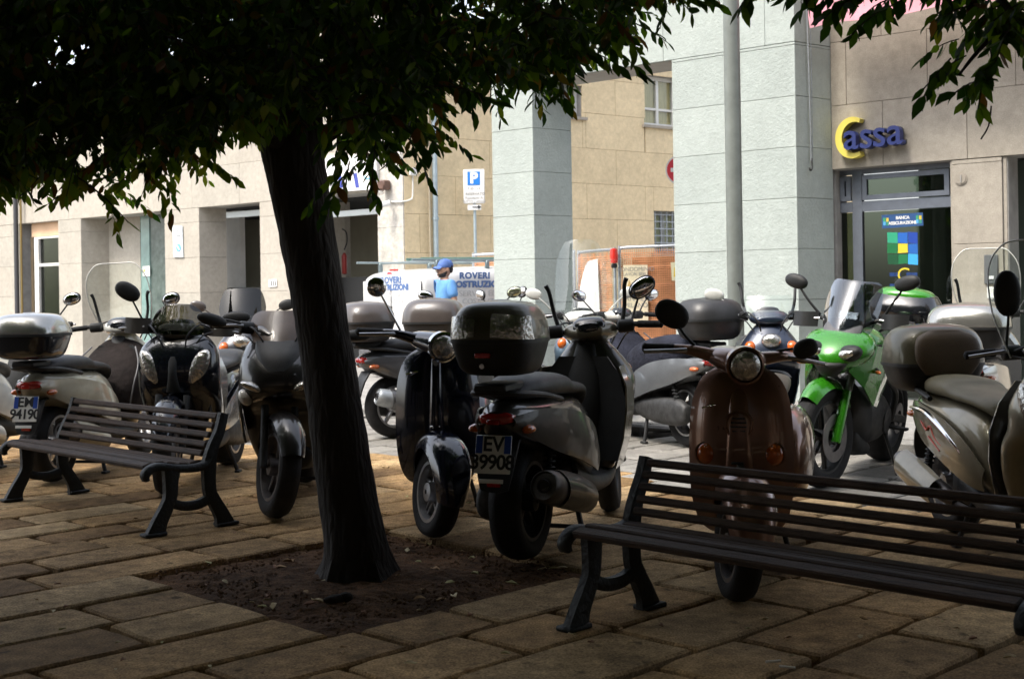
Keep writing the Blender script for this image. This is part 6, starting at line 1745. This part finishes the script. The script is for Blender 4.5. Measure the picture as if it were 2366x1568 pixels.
for (p, d, L, r) in limbs:
    d = V(d).normalized(); P_ = [p]
    for i in range(1, 6):
        w = V((rng.normal(), rng.normal(), rng.normal() * .5)) * .09
        P_.append(p + d * (L * i / 5) + V((0, 0, .06 * i * (1 if i < 4 else .6))) + w)
    b_ = MB().tube([tuple(x_) for x_ in P_], [r * (1 - .17 * i) for i in range(6)], 10)
    loc(b_.build('limb', bark, None, 60), tree); lb_pts += P_[1:]
# lower outline of the crown, as the height it hangs down to over each part of the piazza
OUT = [(-400, 500), (-60, 500), (0, 500), (40, 440), (90, 475), (150, 480), (205, 455), (240, 500), (285, 470), (318, 420), (360, 440), (420, 430), (450, 380), (500, 405), (545, 350), (600, 322), (690, 290), (740, 400), (800, 450), (850, 440), (885, 370), (930, 370), (985, 285), (1045, 250), (1100, 235), (1160, 205), (1215, 235), (1290, 215), (1345, 160), (1400, 100), (1440, 115), (1465, 20), (1560, -10), (1620, -15), (1680, -60), (2000, -90), (2600, -100)]
def outline(x):
    for (a, ya), (b, yb_) in zip(OUT, OUT[1:]):
        if a <= x <= b: return ya + (yb_ - ya) * (x - a) / (b - a)
    return -100
CC = np.array([-.85, 5.3, 3.35]); CR = np.array([3.0, 3.0, 2.1])
tips, dirs, far_t, far_d = [], [], [], []
edge_flag = []
tries = 0
while len(tips) < 2700 and tries < 400000:
    tries += 1
    p = CC + CR * np.array([rng.uniform(-1, 1), rng.uniform(-1, 1), rng.uniform(-1, 1)])
    if p[1] < 4.1 or p[1] > 6.35: continue
    q_ = (p - CC) / CR
    rr = math.sqrt(q_[0] ** 2 + q_[1] ** 2)
    if rr > 1 or (q_[2] > 0 and rr * rr + q_[2] ** 2 > 1): continue
    x, y = proj(p)
    if y < -170 or x < -160 or x > 1720: continue
    lim = outline(x) - 52 - 30 * rng.random() + 34 * mnoise.noise(V((x * .012, y * .01, p[1] * .8)))
    if y > lim: continue
    # a few openings where the bright facades show through
    if mnoise.noise(V((x * .006, y * .008, 3.3))) > .27 and rng.random() < .95 and y > -60: continue
    if mnoise.noise(V((x * .017, y * .02, 8.1))) > .30 and rng.random() < .95 and y > -60: continue
    if p[1] < 5.75 and y > 230 and abs(x - (668 + (y - 240) * .13)) < 120: continue
    if 440 < x < 545 and -20 < y < 110 and rng.random() < .85: continue
    d = np.array([q_[0] * .6 + rng.normal() * .5, q_[1] * .5 + rng.normal() * .5, rng.uniform(-.5, .25)])
    tips.append(p); dirs.append(d)
P, D, TW, OW = sprig_leaves(tips, dirs, 13, .25, .08)
size = rng.uniform(.046, .080, len(P))
VV = leaf_frames(P, D, size)
cen = VV.mean(axis=1)
# leaves that hang clear of the crown against the facade: objects of their own
px = np.array([proj(c) for c in cen]); score = np.array([px[i, 1] - outline(px[i, 0]) for i in range(len(px))])
okf = (px[:, 0] > 0) & (px[:, 0] < 1680) & (px[:, 1] > 20)
order = np.argsort(-np.where(okf, score, -1e9))
single = order[:290]
mask = np.ones(len(P), bool); mask[single] = False
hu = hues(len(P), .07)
low = (score > -70) & (hu < .9) & (px[:, 0] < 640); hu[low] = np.clip(hu[low] + .28, 0, .88)  # sunlit yellow-green of the lower left leaves put into their hue
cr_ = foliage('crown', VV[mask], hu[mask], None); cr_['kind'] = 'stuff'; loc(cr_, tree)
tw = MB()
for pl_ in TW[::2]: tw.tube([tuple(x_) for x_ in pl_], [.004, .0035, .003, .003, .002, .0015], 4, sub=1, cap=False)
o = tw.build('twigs', bark, None, 0); o['kind'] = 'stuff'; loc(o, tree)
inv = Matrix.Translation(tree.location).inverted()
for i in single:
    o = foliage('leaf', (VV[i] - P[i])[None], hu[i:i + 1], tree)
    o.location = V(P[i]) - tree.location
# upper and outer crown, coarser leaves that only shade the ground
def coarse(name, c, r, n, parent, zmin, size0=.24, keep=None, hollow=.0):
    PP = []
    while len(PP) < n:
        p = np.array(c) + np.array(r) * rng.uniform(-1, 1, 3)
        q_ = (p - np.array(c)) / np.array(r)
        if (q_ ** 2).sum() > 1 or p[2] < zmin or (q_ ** 2).sum() < hollow: continue
        if keep and not keep(p): continue
        PP.append(p)
    PP = np.array(PP); DD = rng.normal(size=(n, 3)) + np.array([0, 0, -.5])
    o = foliage(name, leaf_frames(PP, DD, rng.uniform(.6, 1.25, n) * size0), hues(n), None); o['kind'] = 'stuff'
    return loc(o, parent)
def above(p):
    if p[1] < .5: return p[2] > 2.2
    x, y = proj(p); mg = .40 / p[1] * FPX
    return y < -20 - mg or x < -mg or x > 2366 + mg
coarse('outer_crown', (-.85, 4.6, 3.7), (3.6, 3.6, 2.3), 8000, tree, 1.9, .26, lambda p: above(p) and p[1] < 5.7 and mnoise.noise(V(p) * .8) < .16)
# ---- neighbouring trees: the right one reaches into the picture, the others stand round the square and shade it, the last two added for that
def neighbour(lab, pos, h0, cz, r, n, lean=(0, 0)):
    tr = thing('plane_tree', lab, 'tree', (pos[0], pos[1], 0))
    m = MB(); P_ = [V((pos[0] + lean[0] * k_, pos[1] + lean[1] * k_, z)) for k_, z in ((0, -.1), (.05, .3), (.4, h0), (.9, h0 + 1.0), (1.2, h0 + 2))]
    trunk_mesh(m, P_, [.24, .17, .14, .12, .06], 18, .06, seed=pos[0])
    loc(m.build('trunk', bark, None, 60), tr)
    for k_ in range(6):
        a = k_ * 1.05 + pos[0]
        p0_ = P_[2] + V((0, 0, .2 * (k_ % 3)))
        loc(MB().tube([tuple(p0_), tuple(p0_ + V((math.cos(a) * .8, math.sin(a) * .8, .6))), tuple(p0_ + V((math.cos(a) * r[0] * .7, math.sin(a) * r[1] * .7, 1.1)))], [.06, .045, .015], 8).build('limb', bark, None, 60), tr)
    coarse('crown', (pos[0] + lean[0], pos[1] + lean[1], cz), r, n, tr, h0 - .3, .28, above)
    return tr
tr2 = neighbour('tree at the right edge whose leafy branches hang into the top right corner', (3.3, 3.9), 2.3, 3.7, (2.8, 2.7, 1.8), 9000)
neighbour('tree outside the left edge shading the left bench', (-4.9, 5.0), 2.3, 3.7, (2.8, 3.0, 1.8), 6000)
neighbour('tree standing in the square behind the photographer to the left', (-3.0, -1.0), 2.5, 4.0, (3.3, 3.3, 1.8), 9500)
neighbour('tree standing in the square behind the photographer to the right', (2.2, -.8), 2.5, 4.0, (3.3, 3.3, 1.8), 9500)
neighbour('unseen tree added on the left near the photographer to block side light', (-6.6, .8), 2.3, 3.6, (3.0, 3.2, 2.0), 9000)  # added out of view, cuts the light coming in from the left
neighbour('unseen tree added on the right near the photographer to block side light', (6.4, .6), 2.3, 3.6, (3.2, 3.2, 2.0), 9000)  # its unseen counterpart, added against light from the right
# sprays of tree 2 that hang into the frame
spr = []
def spray(px_pts, d, dens, spread):
    for (x, y, w) in px_pts:
        for k_ in range(int(dens * w)):
            xx = x + rng.normal() * spread * w; yy = y + rng.normal() * spread * .6 * w - 40
            spr.append((np.array(pd(xx, yy, d + rng.normal() * .25)), np.array([rng.normal() * .6 - .3, rng.normal() * .4, rng.uniform(-.8, .1)])))
spray([(1725, -12, .8), (1765, -20, .6), (1850, -10, .7), (1905, 0, .8), (1960, 0, 1), (2030, 18, 1.1), (2060, 45, .8), (2110, -15, 1), (2150, 10, .8), (2200, 10, 1.1), (2260, 20, 1.3), (2310, 40, 1.5), (2350, 40, 1.5), (2270, 80, 1), (2345, 90, 1)], 4.4, 3.2, 18)
spray([(2215, 130, .9), (2200, 165, .9), (2190, 200, .9), (2235, 175, .9), (2290, 195, .9), (2275, 220, .7), (2300, 225, .6), (2330, 110, 1)], 4.3, 2.2, 12)
P, D, TW, OW = sprig_leaves([a for a, b_ in spr], [b_ for a, b_ in spr], 9, .16, .08)
VV = leaf_frames(P, D, rng.uniform(.058, .092, len(P))); hu = hues(len(P), .03)
px = np.array([proj(c) for c in VV.mean(axis=1)])
order = np.argsort(-np.where((px[:, 0] < 2366) & (px[:, 0] > 1680), px[:, 1], -1e9)); single = order[:130]
mask = np.ones(len(P), bool); mask[single] = False
o = foliage('hanging_spray', VV[mask], hu[mask], None); o['kind'] = 'stuff'; loc(o, tr2)
for i in single:
    o = foliage('leaf', (VV[i] - P[i])[None], hu[i:i + 1], tr2); o.location = V(P[i]) - tr2.location
tw = MB()
for pl_ in TW: tw.tube([tuple(x_) for x_ in pl_], .0025, 4, sub=1, cap=False)
tw.tube([(3.3, 4.0, 2.9), tuple(pd(2420, -80, 4.4)), tuple(pd(2330, 40, 4.35)), tuple(pd(2250, 130, 4.3)), tuple(pd(2215, 175, 4.3))], [.03, .018, .012, .007, .004], 6)
tw.tube([tuple(pd(2420, -80, 4.4)), tuple(pd(2200, -40, 4.4)), tuple(pd(1980, -30, 4.4)), tuple(pd(1740, -45, 4.4))], [.015, .011, .008, .003], 6)
tw.tube([tuple(pd(2290, 245, 4.3)), tuple(pd(2284, 290, 4.3)), tuple(pd(2266, 322, 4.3))], .003, 5)
o = tw.build('twigs', bark, None, 0); o['kind'] = 'stuff'; loc(o, tr2)
# the two dangling tips of the big tree near the lintel
# ================================================================== fallen leaves and litter
def dry(name, lab, grp, p, s, m, rz):
    cv = random.Random(hash((round(p.x, 3), round(p.y, 3))) & 0xffff)
    vs = [(x * s, y * s * 1.1, (abs(y) * cv.uniform(.3, 1.2) + .25 * x * x * cv.uniform(-.3, .8)) * s + .002) for x, y, z in LV]
    o = MB().add([(v[0], v[1], v[2]) for v in vs], LF).build(name, m, None, 60)
    so = o.modifiers.new('thick', 'SOLIDIFY'); so.thickness = .0012
    o.location = p; o.rotation_euler = (cv.uniform(-.15, .15), cv.uniform(-.15, .15), rz)
    return tag(o, lab, 'leaf', grp)
dl = [mat('dry_leaf_%d' % i, c, .8, var=.3, vscale=25) for i, c in enumerate(((.50, .38, .20), (.36, .22, .10), (.62, .52, .32), (.26, .13, .07), (.44, .40, .18)))]
rl_ = random.Random(21)
def insoil(p):
    r = p - PITL; a, b = r.dot(E1), r.dot(E2)
    return .06 < a < PIT_A - .06 and .06 < b < PIT_B - .06
ns = npv = 0
while ns < 46:
    p = q(rl_.uniform(.05, PIT_A - .05), rl_.uniform(.05, PIT_B - .05))
    p.z = -.006 + .016 * mnoise.noise(p * 6) + .01 * mnoise.noise(p * 19)
    dry('fallen_leaf', 'small dry leaf fallen on the brown soil of the tree pit', 'dry leaves on the soil', p, rl_.uniform(.03, .062), dl[rl_.randrange(5)], rl_.uniform(0, 6.28)); ns += 1
for k_ in range(95):
    x, y = rl_.uniform(40, 2330), rl_.uniform(1150, 1560)
    p = gp(x, y)
    if insoil(p): continue
    p.z = .006
    dry('fallen_leaf', 'small dry leaf fallen on the paving slabs', 'dry leaves on the paving', p, rl_.uniform(.014, .045), dl[rl_.randrange(5)], rl_.uniform(0, 6.28))
for x, y, rz in ((1888, 1622, .2), (1922, 1636, -.4)):
    p = gp(x * .9464, y * .9464); p.z = .012
    o = MB().tube([(-.025, 0, 0), (.025, 0, 0)], .004, 8, sub=1).build('cigarette_end', offw_m, None); o.location = p; o.rotation_euler = (0, 0, rz)
    tag(o, 'white cigarette end lying on the paving at the bottom of the photo', 'litter', 'cigarette ends')
cl = MB()
p = gp(778, 1388)
cl.ell((0, 0, .01), (.05, .022, .022), Matrix.Rotation(.3, 3, 'Z'), 14, 8); cl.ell((.035, .01, .018), (.03, .02, .02)); cl.ell((-.02, -.015, .012), (.03, .014, .016))
o = cl.build('earth_clod', mat('clod', (.02, .015, .012), .9, bump=.5, bscale=80), None); o.location = (p.x, p.y, -.004)
tag(o, 'dark lump of earth lying on the soil in front of the trunk', 'clod')
cm = MB(); rcr = random.Random(8)
for k_ in range(1500):
    p = q(rcr.uniform(.03, PIT_A - .03), rcr.uniform(.03, PIT_B - .03)); z = -.006 + .016 * mnoise.noise(p * 6) + .01 * mnoise.noise(p * 19)
    s_ = rcr.uniform(.003, .011) * (1.6 if rcr.random() < .06 else 1)
    v_ = [(s_ * rcr.uniform(.6, 1.2) * a_, s_ * rcr.uniform(.6, 1.2) * b_, s_ * rcr.uniform(.4, .9) * c_) for a_, b_, c_ in ((1, 0, 0), (-1, 0, 0), (0, 1, 0), (0, -1, 0), (0, 0, 1), (0, 0, -1))]
    cm.add([(p.x + a_, p.y + b_, z + c_) for a_, b_, c_ in v_], [(0, 2, 4), (2, 1, 4), (1, 3, 4), (3, 0, 4), (2, 0, 5), (1, 2, 5), (3, 1, 5), (0, 3, 5)])
tag(cm.build('soil_crumbs', soil_m, None, 0), kind='stuff')
# small white strip on the end of the near bench
# ================================================================== the square behind the photographer
bhd = thing('opposite_building', 'grey building closing the square behind the photographer', 'building', (0, -16, 0))
for nm_, P_, D_, n_ in (('unseen grey building added to block sky light from the right of the square', V((10.5, 4, 0)), V((0, -1, 0)), V((-1, 0, 0))), ('unseen grey building added to block sky light from the left of the square', V((-12.5, -16, 0)), V((0, 1, 0)), V((1, 0, 0)))):
    sb_ = thing('light_block_building', nm_, 'building', tuple(P_))  # added outside the frame to keep sky light off the foreground
    ops = [(1.6 + i * 3.2, 3.0 + i * 3.2, .9 + j * 3.4, 3.0 + j * 3.4) for i in range(6) for j in range(4)]
    m = MB(); wall_holes(m, P_, D_, n_, 20, -.1, 14, ops, .3)
    loc(m.build('wall', mat('dark_render', (.12, .105, .085), .9, var=.1, vscale=1), None, 0), sb_)
    for (s0, s1, z0, z1) in ops:
        loc(wallbox(MB(), P_, D_, n_, s0, s1, z0, z1, -.25, -.2).build('window', glossk, None, 0), sb_)
m = MB(); ops = [(2.0 + i * 3.2, 3.4 + i * 3.2, .9 + j * 3.4, 3.0 + j * 3.4) for i in range(12) for j in range(4)]
wall_holes(m, V((-20, -16, 0)), V((1, 0, 0)), V((0, 1, 0)), 42, -.1, 15, ops, .3)
loc(m.build('wall', mat('dark_render', (.12, .105, .085), .9, var=.1, vscale=1), None, 0), bhd)
for (s0, s1, z0, z1) in ops:
    loc(wallbox(MB(), V((-20, -16, 0)), V((1, 0, 0)), V((0, 1, 0)), s0, s1, z0, z1, -.25, -.2).build('window', glossk, None, 0), bhd)

if False: print('PAVING', n_st, 'tris', sum(len(o.data.loops) - 2 * len(o.data.polygons) for o in bpy.data.objects if o.type == 'MESH'))
